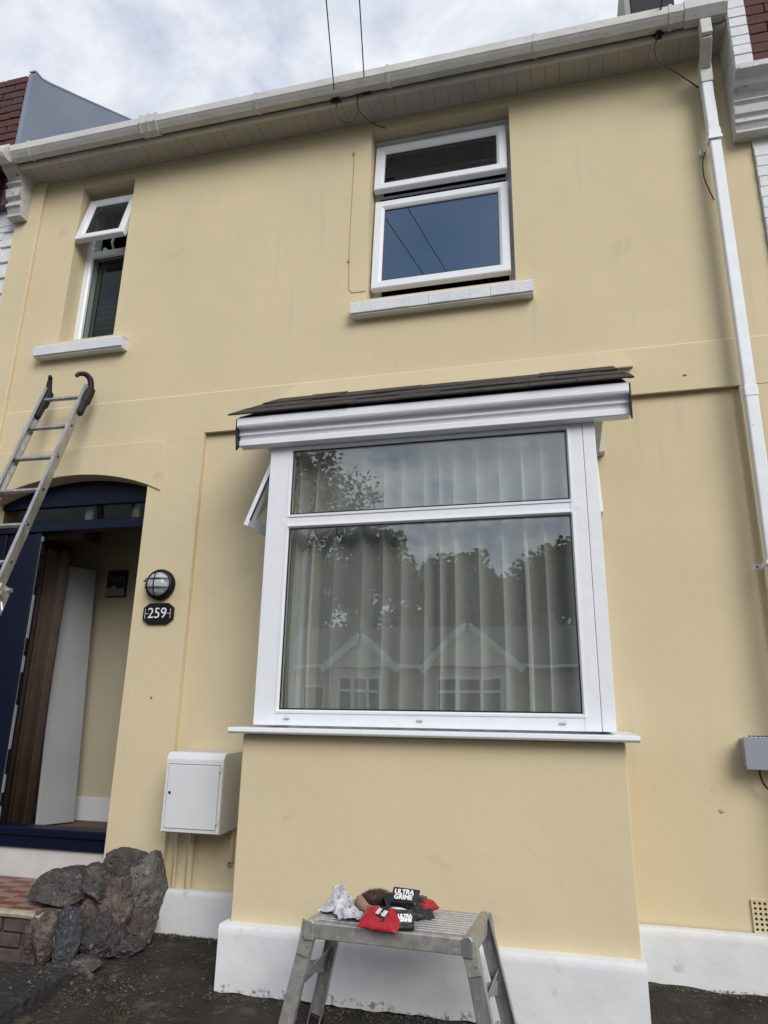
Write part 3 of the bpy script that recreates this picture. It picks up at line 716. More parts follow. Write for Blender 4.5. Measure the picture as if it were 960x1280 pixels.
while x < 1.24:
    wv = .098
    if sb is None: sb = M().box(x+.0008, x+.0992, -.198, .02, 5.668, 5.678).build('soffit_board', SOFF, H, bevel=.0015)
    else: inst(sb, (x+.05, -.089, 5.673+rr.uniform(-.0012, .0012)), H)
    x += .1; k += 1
# roof of the house (hidden above the gutter from the street)
RT = mat('roof_slates', (.07, .07, .078), .7, c2=(.10, .10, .105), nscale=12)
M().prism([(-.24, 5.80), (3.4, 8.05), (3.4, 7.95), (-.20, 5.725)], 'x', -4.30, 1.262).build('roof', RT, H)
M().prism([(6.9, 5.7), (6.9, 5.8), (3.4, 8.05), (3.4, 7.95)], 'x', -4.30, 1.262).build('roof', RT, H)
ch = thing('chimney_stack', (1.18, 1.6, 6.9), 'dark rendered chimney stack just showing above the gutter at top right', 'chimney')
M().box(.985, 1.40, 1.6, 2.2, 6.8, 8.085+.6).build('stack', mat('dark_chimney_render', (.035, .038, .045), .9), ch, bevel=.01)
M().box(.93, .98, 1.58, 2.2, 6.8, 8.12+.6).build('stack_edge', mat('grey_lead', (.30, .31, .29), .7), ch)

# downpipe with swan neck
DP = M().box(1.04+.055, 1.165, -.145, -.08, 3.18, 4.72)
DP = M()
def seg(p, q, w_=.066, d_=.066): return M().beam(p, q, w_, d_, (1, 0, 0))
m = M().beam((1.098, -.300, 5.665), (1.098, -.300, 5.56), .08, .08); 
DPo = M().beam((1.115, -.105, 5.50), (1.115, -.110, 4.84), .068, .066).build('downpipe', PIPE, H, bevel=.008, seg=2)
M().beam((1.115, -.110, 4.84), (1.112, -.112, 3.06), .066, .064).build('pipe_length', PIPE, DPo, bevel=.008, seg=2)
M().beam((1.112, -.112, 3.06), (1.094, -.112, -.02), .068, .066).build('pipe_length', PIPE, DPo, bevel=.008, seg=2)
M().beam((1.107, -.285, 5.655), (1.107, -.285, 5.535), .068, .072).build('pipe_outlet', PVCD, DPo, bevel=.006, seg=2)
M().beam((1.109, -.280, 5.545), (1.113, -.135, 5.44), .064, .07, (1, 0, 0)).build('pipe_offset', PVCD, DPo, bevel=.006, seg=2)
M().beam((1.115, -.120, 5.485), (1.115, -.108, 5.32), .076, .076).build('pipe_socket', PVCD, DPo, bevel=.006, seg=2)
M().beam((1.115, -.110, 4.93), (1.115, -.110, 4.86), .076, .074).build('pipe_socket', PIPE, DPo, bevel=.006, seg=2)
M().beam((1.112, -.112, 3.10), (1.112, -.112, 3.03), .074, .072).build('pipe_socket', PIPE, DPo, bevel=.006, seg=2)
for z in (2.06, 4.86):
    xx = 1.094+.018*min(1, z/3.06)
    if z > 3: xx = 1.115
    c_ = M().box(xx-.042, xx+.042, -.152, -.146, z-.012, z+.012).box(xx-.044, xx-.036, -.15, -.02, z-.012, z+.012)
    c_.box(xx-.075, xx-.036, -.026, -.002, z-.014, z+.014); c_.build('pipe_clip', PIPE, DPo, bevel=.002)
    M().rev([(0, -.031), (.005, -.030), (.006, -.026)], 8, (xx-.06, 0, z)).build('screw', GASK, DPo)

# ------------------------------------------------------------------ cables
def catenary(a, b, sag, n=40):
    a, b = Vector(a), Vector(b); return [a.lerp(b, i/n)+Vector((0, 0, -4*sag*(i/n)*(1-i/n))) for i in range(n+1)]
def spline(pts, n=10):
    pts = [Vector(p) for p in pts]; o = []
    for i in range(len(pts)-1):
        p0 = pts[max(i-1, 0)]; p1 = pts[i]; p2 = pts[i+1]; p3 = pts[min(i+2, len(pts)-1)]
        for k in range(n):
            t = k/n; o.append(.5*((2*p1)+(-p0+p2)*t+(2*p0-5*p1+4*p2-p3)*t*t+(-p0+3*p1-3*p2+p3)*t**3))
    return o+[pts[-1]]
PO = Vector((2.1, -15.5, 8.6))
for (b, lab, loop) in (((-1.455, -.262, 5.69), 'left of the two overhead wires fixed to the eaves, ending in a low loop',
                        [(-1.45, -.24, 5.655), (-1.44, -.22, 5.56), (-1.40, -.21, 5.50), (-1.335, -.20, 5.49), (-1.29, -.21, 5.56), (-1.283, -.235, 5.66)]),
                       ((-1.222, -.262, 5.715), 'right of the two overhead wires at the eaves, looping to the upper window',
                        [(-1.245, -.262, 5.74), (-1.275, -.25, 5.68), (-1.285, -.22, 5.60), (-1.25, -.16, 5.56), (-1.18, -.06, 5.565), (-1.13, .004, 5.59)])):
    t = thing('overhead_wire', b, lab, 'wire')
    M().tube(catenary(b, PO+Vector((0, 0, 0 if b[0] < -1.3 else .12)), .35), .0042, 6).build('wire_span', CABLE, t)
    M().tube(spline([b]+loop), .0042, 6).build('wire_loop', CABLE, t)
    c_ = M().prism([(-.006, .035), (.008, .035), (.016, .0), (.042, -.026), (.040, -.036), (-.040, -.030), (-.040, -.020), (-.014, .004)], 'y', -.012, .012).xf(Matrix.Translation(Vector(b)+Vector((0.004, .012, -.0))))
    c_.build('wire_bracket', BLACKM, t, bevel=.003)
    M().tube([Vector(b)+Vector((-.002, -.01, .14)), Vector(b)+Vector((0, 0, .02))], [.004, .008], 8).build('wire_grip', CABLE, t)
t = thing('telephone_cable', (.86, -.25, 5.67), 'black cable drooping from the gutter and running down behind the white downpipe', 'cable')
M().tube(catenary((.845, -.375, 5.80), PO+Vector((.2, 0, .3)), .5), .0055, 6).build('cable_span', CABLE, t)
M().tube(spline([(.845, -.375, 5.80), (.83, -.30, 5.70), (.815, -.255, 5.64), (.80, -.23, 5.56), (.84, -.2, 5.475), (.93, -.16, 5.42), (1.03, -.10, 5.37), (1.085, -.065, 5.35), (1.165, -.06, 5.33), (1.163, -.04, 5.2)]), .0055, 6).build('cable_droop', CABLE, t)
M().tube([(1.163, -.04, 5.5), (1.162, -.04, 5.2), (1.160, -.02, 4.6), (1.165, -.012, 3.9), (1.170, -.012, 3.1), (1.175, -.012, 2.4), (1.18, -.012, 1.2)], .0055, 6).build('cable_run', CABLE, t)
M().tube(spline([(1.075, -.03, 4.86), (1.05, -.03, 4.78), (1.045, -.03, 4.66), (1.065, -.03, 4.55), (1.085, -.03, 4.47)]), .004, 6).build('cable_loop', CABLE, t)
c_ = M().box(.81, .85, -.27, -.224, 5.655, 5.70); c_.prism([(.79, 5.70), (.87, 5.70), (.83, 5.66)], 'y', -.25, -.225)
c_.build('cable_bracket', BLACKM, t, bevel=.003)

# ------------------------------------------------------------------ neighbours
NL = thing('neighbour_house', (-5.6, 0, 0), 'neighbouring terrace on the left with dark red brick pier and grey party parapet', 'house')
M().box(-7.5, -4.425, .0, 3, -.1, 5.3).build('wall', WB, NL)
# white painted bricks at the top of its wall
bb = None
for k in range(16):
    z = 5.26-k*.078
    for q in range(2):
        xx = -4.535-q*.222-(.11 if k % 2 else 0)
        if bb is None: bb = unit_box('brick', .216, .02, .072, WB, NL, (xx, -.006, z))
        else: inst(bb, (xx, -.006, z), NL)
M().box(-7.5, -4.30, -.245, .4, 5.74, 6.60).build('pier_core', MORT, NL)
M().box(-7.5, -4.432, -.10, .4, 5.44, 5.738).build('pier_core', MORT, NL)
M().box(-7.5, -4.428, -.02, .0, 5.28, 5.439).build('wall_band', WB, NL)
m = M(); rr = random.Random(8)
nb = 0; bb = None
for k in range(17):
    z = 5.48+k*.076
    low = z < 5.76; yy = -.12 if low else -.262
    if z > 6.58: break
    if bb is None: hb = None
    for q in range(3):
        xx = -4.30-.1075-q*.225-(.1125 if k % 2 else 0)-(.24 if low else 0)
        if k % 2 and q == 0:
            hx = -4.352-(.24 if low else 0)
            if hb is None: hb = unit_box('brick', .098, .10, .066, REDB2, NL, (hx, yy, z))
            else: inst(hb, (hx, yy+rr.uniform(-.004, .004), z), NL, m=(REDB2 if rr.random() < .35 else REDB))
        if bb is None: bb = unit_box('brick', .215, .10, .066, REDB2, NL, (xx, yy, z))
        else: inst(bb, (xx, yy+rr.uniform(-.004, .004), z), NL, m=(REDB2 if rr.random() < .35 else REDB))
# grey rendered flank of the parapet, following the roof behind a swept-up front
top = [(-.300, 6.60), (-.28, 6.635), (-.20, 6.640), (-.12, 6.68), (0, 6.755), (.37, 6.985), (.97, 7.365), (3.4, 8.80), (3.4, 5.7), (-.300, 5.7)]
M().prism(top, 'x', -4.299, -4.252).build('parapet_flank', LEAD, NL)
M().prism([(y, z) for y, z in [(.05, 6.74), (.37, 6.94), (.97, 7.32), (3.4, 8.75), (3.4, 5.7), (.05, 5.7)]], 'x', -4.60, -4.30).build('parapet', REDB, NL)
M().prism([(-.298, 6.640), (-.28, 6.655), (-.20, 6.66), (-.12, 6.70), (0, 6.775), (.37, 7.005), (.97, 7.385), (3.4, 8.82), (3.4, 8.802), (.97, 7.367), (.37, 6.987), (0, 6.757), (-.12, 6.682), (-.20, 6.642), (-.28, 6.637), (-.298, 6.625)], 'x', -4.302, -4.249).build('coping', LEAD, NL)
# corbels: stacked mouldings; outline (depth, z)
def corbel(x0, x1, zb, parent, s=1.0, ydep=.30, zs=1.0):
    d = ydep
    k_ = zs
    o = [(.0, zb), (-.09*s-.03, zb), (-.09*s-.03, zb+.022), (-.085*s-.02, zb+.03), (-.10*s-.03, zb+.075), (-.12*s-.03, zb+.085), (-.12*s-.03, zb+.11), (-.10*s-.03, zb+.125),
         (-.10*s-.03, zb+.145), (-.135*s-.03, zb+.165), (-.15*s-.03, zb+.235), (-.12*s-.03, zb+.245), (-.12*s-.03, zb+.27), (-.155*s-.03, zb+.285), (-.155*s-.03, zb+.30),
         (-.13*s-.03, zb+.315), (-.15*s-.04, zb+.35), (-.21*s-.04, zb+.385), (-.25*s-.04, zb+.43), (-d, zb+.46), (-d, zb+.52), (.0, zb+.52)]
    o = [(y, zb+(z-zb)*zs) for y, z in o]
    return M().prism(o, 'x', x0, x1).build('corbel', STUC, parent, bevel=.003, seg=2)
corbel(-4.43, -4.29, 5.275, NL, 1.0, .36)
M().rev([(.0, -.07), (.058, -.07), (.066, -.06), (.066, .06), (.058, .07), (0, .07)], 20, (0, 0, 0), 'y').rot((0, 0, 0), 'Z', R(90)).xf(Matrix.Translation((-4.36, -.345, 5.70))).build('corbel_scroll', STUC, NL, smooth=True)

NR = thing('neighbour_house', (2.2, 0, 0), 'neighbouring terrace on the right with white painted wall and moulded corbel', 'house')
M().box(1.364, 4.5, -.012, 3, -.1, 5.1).build('wall', WB, NR)
bb = None
for k in range(24):
    z = 4.80-k*.079
    for q in range(2):
        xx = 1.366+.108+q*.223-(.0 if k % 2 else .0)+(.1125 if k % 2 else 0)
        if k % 2 and q == 0:
            if k == 1: hb = unit_box('brick', .105, .012, .0755, WB, NR, (1.366+.0535, -.018, z), bevel=.002)
            else: inst(hb, (1.366+.0535, -.018, z), NR)
        if bb is None: bb = unit_box('brick', .2195, .012, .0755, WB, NR, (xx, -.018, z), bevel=.002)
        else: inst(bb, (xx, -.018, z), NR)
M().box(1.262, 4.5, -.235, 1.2, 5.275, 7.0).build('pier_core', MORT, NR)
wb_ = rb = None; rr = random.Random(9)
for k in range(12):
    z = 5.318+k*.079
    if wb_ is None: wb_ = unit_box('brick', .108, .12, .074, WB, NR, (1.257+.054, -.205, z))
    else: inst(wb_, (1.257+.054, -.205+rr.uniform(-.002, .002), z), NR)
    for q in range(3):
        xx = 1.368+.11+q*.223-(.11 if k % 2 else 0)
        if k % 2 and q == 0:
            if rb is None or True:
                o = unit_box('brick', .108, .11, .074, REDB, NR, (1.368+.055, -.200, z)) if k == 1 else inst(hb2, (1.368+.055, -.200, z), NR)
                if k == 1: hb2 = o
            continue
        if rb is None: rb = unit_box('brick', .218, .11, .074, REDB, NR, (xx, -.200, z))
        else: inst(rb, (xx, -.200+rr.uniform(-.003, .003), z), NR)
corbel(1.252, 1.62, 4.905, NR, .72, .275, .72)
M().box(1.2515, 1.256, -.255, .0, 5.28, 6.4).build('pier_flank', STUC, NR)

# ------------------------------------------------------------------ lamp, number plate, meter box, grey box, air brick
lp = thing('bulkhead_lamp', (-2.628, 0, 2.068), 'round black caged bulkhead lamp on cream wall above the house number', 'lamp')
c = (-2.628, 0, 2.068)
M().rev([(0, 0), (.100, 0), (.104, -.012), (.104, -.038), (.098, -.050), (.086, -.056), (.080, -.05), (.080, -.03)], 40, c).build('lamp_body', BLACKM, lp, smooth=True)
M().rev([(.081, -.045), (.078, -.062), (.066, -.082), (.045, -.096), (.02, -.103), (0.0005, -.105)], 40, c).build('lamp_glass', OPAL, lp, smooth=True)
m = M()
for off, ax in ((-.030, 'h'), (.030, 'h'), (-.030, 'v'), (.030, 'v')):
    if ax == 'v' and off > 0: off = .0
    if ax == 'v' and off < 0: continue
    p = []
    for i in range(15):
        t = -1+2*i/14; hw = math.sqrt(max(.094**2-off**2, 0)); u = t*hw; rr_ = math.sqrt(u*u+off*off)
        y = -.050-.062*math.sqrt(max(0, 1-(rr_/.098)**2))
        p.append((c[0]+(u if ax == 'h' else off), y, c[2]+(off if ax == 'h' else u)))
    m.tube(p, .0038, 6)
m.build('lamp_cage', BLACKM, lp, smooth=True)
m = M().tube([(c[0]-.125, -.03, c[2]+.028), (c[0]-.095, -.03, c[2]+.026)], .006, 8); m.build('lamp_screw', BLACKM, lp)
np_ = thing('house_number_plate', (-2.626, 0, 1.874), 'black eight-sided plate with white 259 beside the porch', 'number plate')
a, b_ = .112, .070
pts = [(-a, -b_*.55), (-a*.62, -b_), (a*.62, -b_), (a, -b_*.55), (a, b_*.55), (a*.62, b_), (-a*.62, b_), (-a, b_*.55)]
M().prism([(c[0]+.002+x, 1.874+z) for x, z in pts], 'y', -.022, -.001).build('plate', BLACKM, np_, bevel=.003)
text_mesh('numerals', '259', .098, LETT, np_, (-2.630, -.0232, 1.874), extrude=.0012, sx=.98)
m = M()
for s_ in (-1, 1):
    m.box(-2.626+s_*.094-.0012, -2.626+s_*.094+.0012, -.0240, -.0222, 1.842, 1.906); m.box(-2.626+s_*.080-.008, -2.626+s_*.080+.012, -.0240, -.0222, 1.8725, 1.8755)
m.build('plate_line', LETT, np_)
M().rev([(0, -.004), (.006, -.003), (.008, 0)], 8, (-2.62, 0, 1.33)).build('nail_head', mat('rusty_nail', (.16, .09, .05), .7), H)

mb = thing('meter_box', (-2.14, 0, .57), 'white gas meter box with a hinged door on the cream wall left of the bay', 'meter box')
Xa, Xb, Ya, Za, Zb = -2.325, -1.957, -.225, .572, 1.012
M().prism([(.040, Za+.015), (Ya+.012, Za-.0), (Ya, Za+.012), (Ya, Zb-.045), (Ya+.006, Zb-.022), (Ya+.024, Zb-.005), (Ya+.045, Zb), (.040, Zb+.008)], 'x', Xa, Xb).build('meter_case', METS, mb, bevel=.004, seg=2)
M().frame(Xa+.0005, Xb-.0005, Za+.008, Zb-.046, [(0, Ya), (.001, Ya-.007), (.016, Ya-.008), (.017, Ya)]).build('door_surround', METB, mb)
M().prism([(Ya-.008, Zb-.048), (Ya-.007, Zb-.035), (Ya+.004, Zb-.014), (Ya+.022, Zb+.001), (Ya+.045, Zb+.004), (Ya+.045, Zb-.002), (Ya+.022, Zb-.008), (Ya+.008, Zb-.026), (Ya+.001, Zb-.048)], 'x', Xa, Xb).build('case_front', METB, mb)
dr = M().box(Xa+.019, Xb-.024, Ya-.010, Ya-.001, Za+.028, Zb-.066).build('meter_door', METB, mb, bevel=.003, seg=2)
M().box(Xa+.0165, Xb-.0165, Ya-.003, Ya-.0005, Zb-.064, Zb-.058).build('door_gap', GASK, mb)
M().rev([(0, -.003), (.008, -.002), (.009, 0)], 12, (Xa+.038, Ya-.010, .79)).build('lock', GASK, dr)
for z in (.645, .925): M().box(Xb-.022, Xb-.008, Ya-.014, Ya-.006, z-.016, z+.016).build('hinge', METS, dr, bevel=.002)
for x, zt_, zb_, r_ in ((-2.250, .58, .21, .020), (-1.985, .58, .40, .013), (-2.348, .58, .24, .011)):
    m = M().tube([(x, .015, zt_), (x, .015, zb_)], r_, 12)
    if zb_ > .3: m.tube([(x, .015, zb_), (x-.004, .015, zb_-.012), (x-.02, .03, zb_-.018)], r_, 10)
    m.build('supply_pipe', CPIPE, mb, smooth=True)

gb = thing('junction_box', (.93, 0, 1.0), 'shallow grey plastic box on the cream wall at the right edge', 'electrical box')
m = M().box(.866, 1.075, -.075, .042, 1.018, 1.160); m.build('box_body', GREYB, gb, bevel=.006, seg=2)
M().box(.858, 1.083, -.086, -.076, 1.008, 1.168).build('box_lid', GREYB, gb, bevel=.004, seg=2)
m = M()
for q in range(9): m.box(.885+q*.02, .897+q*.02, -.084, -.07, 1.169, 1.174)
m.build('box_louvre', GASK, gb)
M().tube(spline([(.925, -.04, 1.02), (.93, -.04, .965), (.95, -.035, .925), (.99, -.03, .905), (1.05, .03, .895)]), .0055, 6).build('box_cable', CABLE, gb)
# air brick
ab = thing('air_brick', (.93, 0, .25), 'cream painted air brick with rows of round holes at lower right', 'air brick')
m = M(); hx = []; ax0, az0, cs, nn = .832, .250, .0232, 6
for i in range(9):
    for j in range(6):
        cx, cz = ax0+cs*(i+.5), az0+cs*(j+.5); k = len(m.v); r_ = .0072
        sq = []
        for q in range(8):
            a = math.pi/8+q*math.pi/4; t = cs/2/max(abs(math.cos(a)), abs(math.sin(a))); 
            a2 = q*math.pi/4; u = cs/2/max(abs(math.cos(a2)), abs(math.sin(a2)))
            m.v.append(Vector((cx+u*math.cos(a2), .030, cz+u*math.sin(a2))))
        for q in range(8):
            a2 = q*math.pi/4; m.v.append(Vector((cx+r_*math.cos(a2), .030, cz+r_*math.sin(a2))))
        for q in range(8):
            a2 = q*math.pi/4; m.v.append(Vector((cx+r_*math.cos(a2), .041, cz+r_*math.sin(a2))))
        for q in range(8):
            p = (q+1) % 8
            m.f += [(k+q, k+p, k+8+p, k+8+q), (k+8+q, k+8+p, k+16+p, k+16+q)]
m.build('vent_face', CREAM, ab)
M().frame(ax0-.004, ax0+9*cs+.004, az0-.004, az0+6*cs+.004, [(0, .041), (0, .028), (.005, .028), (.005, .041)]).build('vent_edge', CREAM, ab)
M().box(ax0, ax0+9*cs, .0405, .0415, az0, az0+6*cs).build('vent_backing', GASK, ab)
# chips in the render
rr = random.Random(21)
m = M()
for (x, z) in ((.735, .80), (.74, .792), (.80, 3.27), (-.26, 1.0)):
    m.prism([(x+rr.uniform(-.010, .010)*math.cos(0)+.008*math.cos(q*1.2), z+.006*math.sin(q*1.2)) for q in range(5)], 'y', .036 if z < 3 else -.0085, .044 if z < 3 else 0)
m.build('render_chip', mat('chipped_render', (.40, .34, .24), .9), H)

# ------------------------------------------------------------------ porch step and stone heap
PS = thing('porch_step', (-3.3, -.3, 0), 'tiled porch step with chequered red and buff tiles and cream nosing', 'step')
M().box(-4.2, -2.72, -.60, .11, -.1, .200).build('step_body', MORT, PS)
ts = .0745; tl = {}
for i in range(22):
    for j in range(9):
        x = -2.73-i*ts; y = -.565+j*ts+.0
        key = (i//2+j) % 2
        mt_ = TILER if key else TILEB
        if key not in tl: tl[key] = unit_box('tile', ts*1.0-.003, ts-.003, .012, mt_, PS, (x, y, .2065), bevel=.001)
        else: inst(tl[key], (x, y, .2065+random.uniform(-.0006, .0006)), PS)
m = M(); n = 40
prof = [(-.600, .214), (-.630, .211), (-.640, .200), (-.636, .186), (-.622, .180), (-.600, .180)]
for i in range(n+1):
    x = -4.2+1.46*i/n; h = noise.noise((x*6, 0, 0))*.004
    for (y, z) in prof: m.v.append(Vector((x, y+h, z+h)))
for i in range(n):
    for k in range(6): m.f.append((i*6+k, (i+1)*6+k, (i+1)*6+(k+1) % 6, i*6+(k+1) % 6))
m.f.append(tuple(n*6+k for k in range(6)))
m.build('nosing', NOSE, PS, smooth=True)
bb = None; BRS = mat('riser_brick', (.10, .07, .06), .85, c2=(.065, .05, .045), nscale=14, bump=.006, bscale=40)
for k in range(3):
    for q in range(6):
        xx = -2.86-q*.235-(.11 if k % 2 else 0)
        m_ = TILER if (k == 0 and q in (1, 0)) else BRS
        if bb is None: bb = unit_box('brick', .222, .05, .066, BRS, PS, (xx, -.60, -.0+k*.072), bevel=.006)
        else: inst(bb, (xx, -.60+random.uniform(-.006, .006), .0+k*.072), PS, m=m_)

SWL = thing('stone_wall', (-2.6, -.35, 0), 'rough heap of old rubble stones bonded beside the porch step', 'stone wall')
def stone(cx, cy, cz, sx, sy, sz, m_, seed, rz=0, box=.55, tilt=0, name='stone', label=None):
    bm = bmesh.new(); bmesh.ops.create_icosphere(bm, subdivisions=5, radius=1)
    rr = random.Random(seed); planes = []
    for q in range(22):
        v = Vector((rr.gauss(0, 1), rr.gauss(0, 1), rr.gauss(0, 1))).normalized(); planes.append((v, rr.uniform(.66, .90)))
    for v in bm.verts:
        p = v.co.copy(); p = Vector([math.copysign(abs(c_)**(box+.15), c_) for c_ in p])
        for nrm, d in planes:
            t = p.dot(nrm)
            if t > d: p -= nrm*(t-d)*.92
        o_ = Vector((seed*3.1, 0, 0))
        h = noise.fractal(p*1.6+o_, 1.0, 2.0, 4)*.055+noise.fractal(p*5.5+o_, .7, 2.1, 5)*.040
        rdg = abs(noise.noise(p*3.2+o_*2)); h -= .07*max(0, .12-rdg)/.12
        p += p.normalized()*h
        v.co = Vector((p.x*sx, p.y*sy, p.z*sz))
    me = bpy.data.meshes.new(name); bm.to_mesh(me); bm.free()
    for f in me.polygons: f.use_smooth = True
    try: me.set_sharp_from_angle(angle=R(28))
    except Exception: pass
    me.materials.append(m_)
    o = bpy.data.objects.new(name, me); col.objects.link(o); put(o, (cx, cy, cz), SWL); o.rotation_euler = (tilt, 0, rz)
    if label: o['label'] = label
    return o
stone(-2.60, -.24, .14, .20, .22, .26, ST_PINK, 3, .1)
stone(-2.455, -.10, .275, .105, .16, .205, ST_GREY, 5, -.1, tilt=.05, label='pale grey stone standing at the back of the heap')
stone(-2.60, -.13, .372, .160, .15, .098, ST_DARK, 8, .1, tilt=.12)
stone(-2.44, -.16, .085, .125, .16, .125, ST_PINK, 9, .2)
stone(-2.80, -.35, .275, .215, .22, .095, ST_DARK, 12, .15, tilt=.12)
stone(-2.62, -.30, .300, .13, .16, .110, ST_DARK, 33, .3)
stone(-2.775, -.585, .105, .080, .09, .150, ST_PINK, 15, .1)
stone(-2.605, -.560, .110, .078, .11, .165, ST_BLUE, 18, .0)
stone(-2.700, -.590, .115, .070, .09, .155, ST_PINK, 22, .0)
stone(-2.52, -.40, .070, .120, .16, .140, ST_DARK, 25, .1)
stone(-2.42, -.33, .005, .12, .14, .06, ST_DARK, 41, .1)
stone(-2.56, -.58, -.03, .16, .10, .05, ST_DARK, 47, .1)
rr = random.Random(77)
st0 = stone(-2.5, -.62, .0, .03, .03, .02, ST_GREY, 51, 0)
for q in range(16):
    t = rr.random(); x = -2.80+.50*t+rr.gauss(0, .03); y = -.66+.02*t+rr.gauss(0, .04)
    s_ = rr.uniform(.3, 1.0)
    o = inst(st0, (x, y, gz(x, y)+(.085 if x < -2.46 and y < -.7 else .01)), SWL, rot=(rr.uniform(0, 3), rr.uniform(0, 3), rr.uniform(0, 3)), scale=(s_, s_, s_), m=rr.choice([ST_DARK, ST_GREY, ST_PINK]))

# ------------------------------------------------------------------ ladder
LD = thing('ladder', (-3.4, -1.25, 0), 'aluminium extension ladder with black curved hooks leaning on the wall by the door', 'ladder')
P0 = Vector((-3.340, -.160, 3.466)); d = Vector((-.0025, -.0835, -.2672)); wv = Vector((-.355, -.012, 0)); du = d.normalized()
nrm = du.cross(wv.normalized()); nrm = nrm if nrm.y < 0 else -nrm          # towards the viewer, out of the ladder plane
def rail(base, a, b, w_=.026, dep=.066, name='rail', off=0, mt=ALU):
    p, q = base+du*a, base+du*b; p = p+nrm*off; q = q+nrm*off
    c = M().beam(p, q, .004, dep, (1, 0, 0))
    sgn = 1
    return c
def crail(base, a, b, inward, name, off=0, dep=.064, fl=.024, mt=ALU):
    """C-section stile: web plus two flanges"""
    p, q = base+du*a+nrm*off, base+du*b+nrm*off
    x = wv.normalized()*inward
    m = M()
    m.beam(p, q, .004, dep, tuple(wv))
    for s_ in (-1, 1):
        o_ = nrm*s_*(dep/2-.0025)+x*fl/2
        m.beam(p+o_, q+o_, fl-.004, .005, tuple(wv))
    return m.build(name, mt, LD)
Lr = d.length
crail(P0, -.10, Lr*11, 1, 'rail', mt=ALU); crail(P0+wv, -.10, Lr*11, -1, 'rail', mt=ALU)
# lower section, nearer the viewer and a little wider
OB = P0-wv.normalized()*.034; OL = P0+wv+wv.normalized()*.034
crail(OB, Lr*5.85, Lr*13, 1, 'rail', off=.035); crail(OL, Lr*5.85, Lr*13, -1, 'rail', off=.035)
rg = M().tube([P0+wv*-.01, P0+wv*1.01], .0155, 12).build('rung', ALU, LD, smooth=True)
for k in range(1, 11): inst(rg, P0+wv*.5+d*k, LD)
for k in range(7, 13): inst(rg, P0+wv*.5+d*k+nrm*.035+du*.1, LD)
tip = M()
for k in range(11):
    c_ = P0+d*k-wv.normalized()*.003
    tip.beam(c_-du*.009+nrm*.004, c_+du*.009+nrm*.004, .003, .018, tuple(wv))
tip.build('rung_end', GASK, LD)
for s_, b in ((0, P0), (1, P0+wv)):
    a0 = b+du*.10+nrm*.004-wv.normalized()*(.004 if s_ == 0 else -.004)
    pts = [a0+du*.12, a0, b-du*.07+nrm*.002, b-du*.13-nrm*.0, b-du*.165+nrm*.010, b-du*.195+nrm*.03, b-du*.20+nrm*.06, b-du*.175+nrm*.085]
    # rubber-sleeved bumper that curls towards the wall
    core = [b+du*.16-nrm*.012, b+du*.05-nrm*.018, b-du*.05-nrm*.022, b-du*.10-nrm*.026]
    M().tube(spline(core, 6), [.020]+[.030]*6+[.040]*7+[.036]*4+[.026], 12).build('bumper', RUB, LD, smooth=True)
    xin = wv.normalized()*(1 if s_ == 0 else 1)
    hk = [b-du*.09-nrm*.022, b-du*.135-nrm*.005, b-du*.172+nrm*.018+xin*.01, b-du*.185+nrm*.05+xin*.032, b-du*.168+nrm*.075+xin*.060, b-du*.140+nrm*.080+xin*.074]
    if s_ == 1: hk = [b-du*.09-nrm*.022, b-du*.125-nrm*.006, b-du*.158+nrm*.010-xin*.002, b-du*.190+nrm*.03-xin*.010, b-du*.195+nrm*.055-xin*.022]
    hp = spline(hk, 6); M().tube(hp, [.026-.012*i/(len(hp)-1) for i in range(len(hp))], 10).build('hook', RUB, LD, smooth=True)
# stay bracket and clamp where the sections overlap
cb = OB+du*Lr*5.85+nrm*.035
m = M().beam(cb-du*.05, cb+du*.13, .10, .10, tuple(wv)); m.build('section_bracket', ALUD, LD, bevel=.008, seg=2)
for q_, (a_, b_, c_) in enumerate(((-.03, -.02, .014), (.02, .03, .018), (.085, .025, .013))):
    M().tube([cb+du*a_-wv.normalized()*.072+nrm*b_, cb+du*a_+wv.normalized()*.085+nrm*b_], c_, 12).build('clamp_bolt', ALU, LD, smooth=True)
cp = M()
cp.prism([(0, 0), (.05, 0), (.075, .05), (.06, .10), (.015, .12), (-.01, .06)], 'y', -.006, .006)
cp.xf(Matrix.Translation(cb+Vector((.02, -.035, -.16)))).build('hook_plate', ALU, LD, bevel=.003)
M().tube([cb+du*.12+nrm*.03, cb+du*.55+nrm*.05+wv*.05], .006, 6).build('rope', mat('rope', (.4, .38, .34), .9), LD)

# ------------------------------------------------------------------ hop-up stool
SB = thing('step_platform', (-.73, -1.0, -.07), 'scuffed folding aluminium work platform standing in front of the bay plinth', 'work platform')
pc_ = [Vector((-1.085, -1.168, .43)), Vector((-.395, -1.205, .43)), Vector((-.402, -.805, .43)), Vector((-1.115, -.785, .43))]
fl, fr, br, blp = pc_
ux = (fr-fl).normalized(); uy = Vector((-ux.y, ux.x, 0)); 
if uy.y < 0: uy = -uy
LN, WD = .690, .385
def SP(a, b, z=0): return fl+ux*a+uy*b+Vector((0, 0, z))
def sbox(a0, a1, b0, b1, z0, z1):
    return M().add([SP(a0,b0,z0),SP(a1,b0,z0),SP(a1,b1,z0),SP(a0,b1,z0),SP(a0,b0,z1),SP(a1,b0,z1),SP(a1,b1,z1),SP(a0,b1,z1)], [(0,3,2,1),(4,5,6,7),(0,1,5,4),(1,2,6,5),(2,3,7,6),(3,0,4,7)])
sbox(.035, LN-.035, 0, .028, -.060, 0.0).build('side_rail', ALUD, SB, bevel=.005, seg=2)
sbox(.035, LN-.035, WD-.028, WD, -.060, 0.0).build('side_rail', ALUD, SB, bevel=.005, seg=2)
rb_ = None; nrb = 10; pitch_ = (WD-.060)/nrb
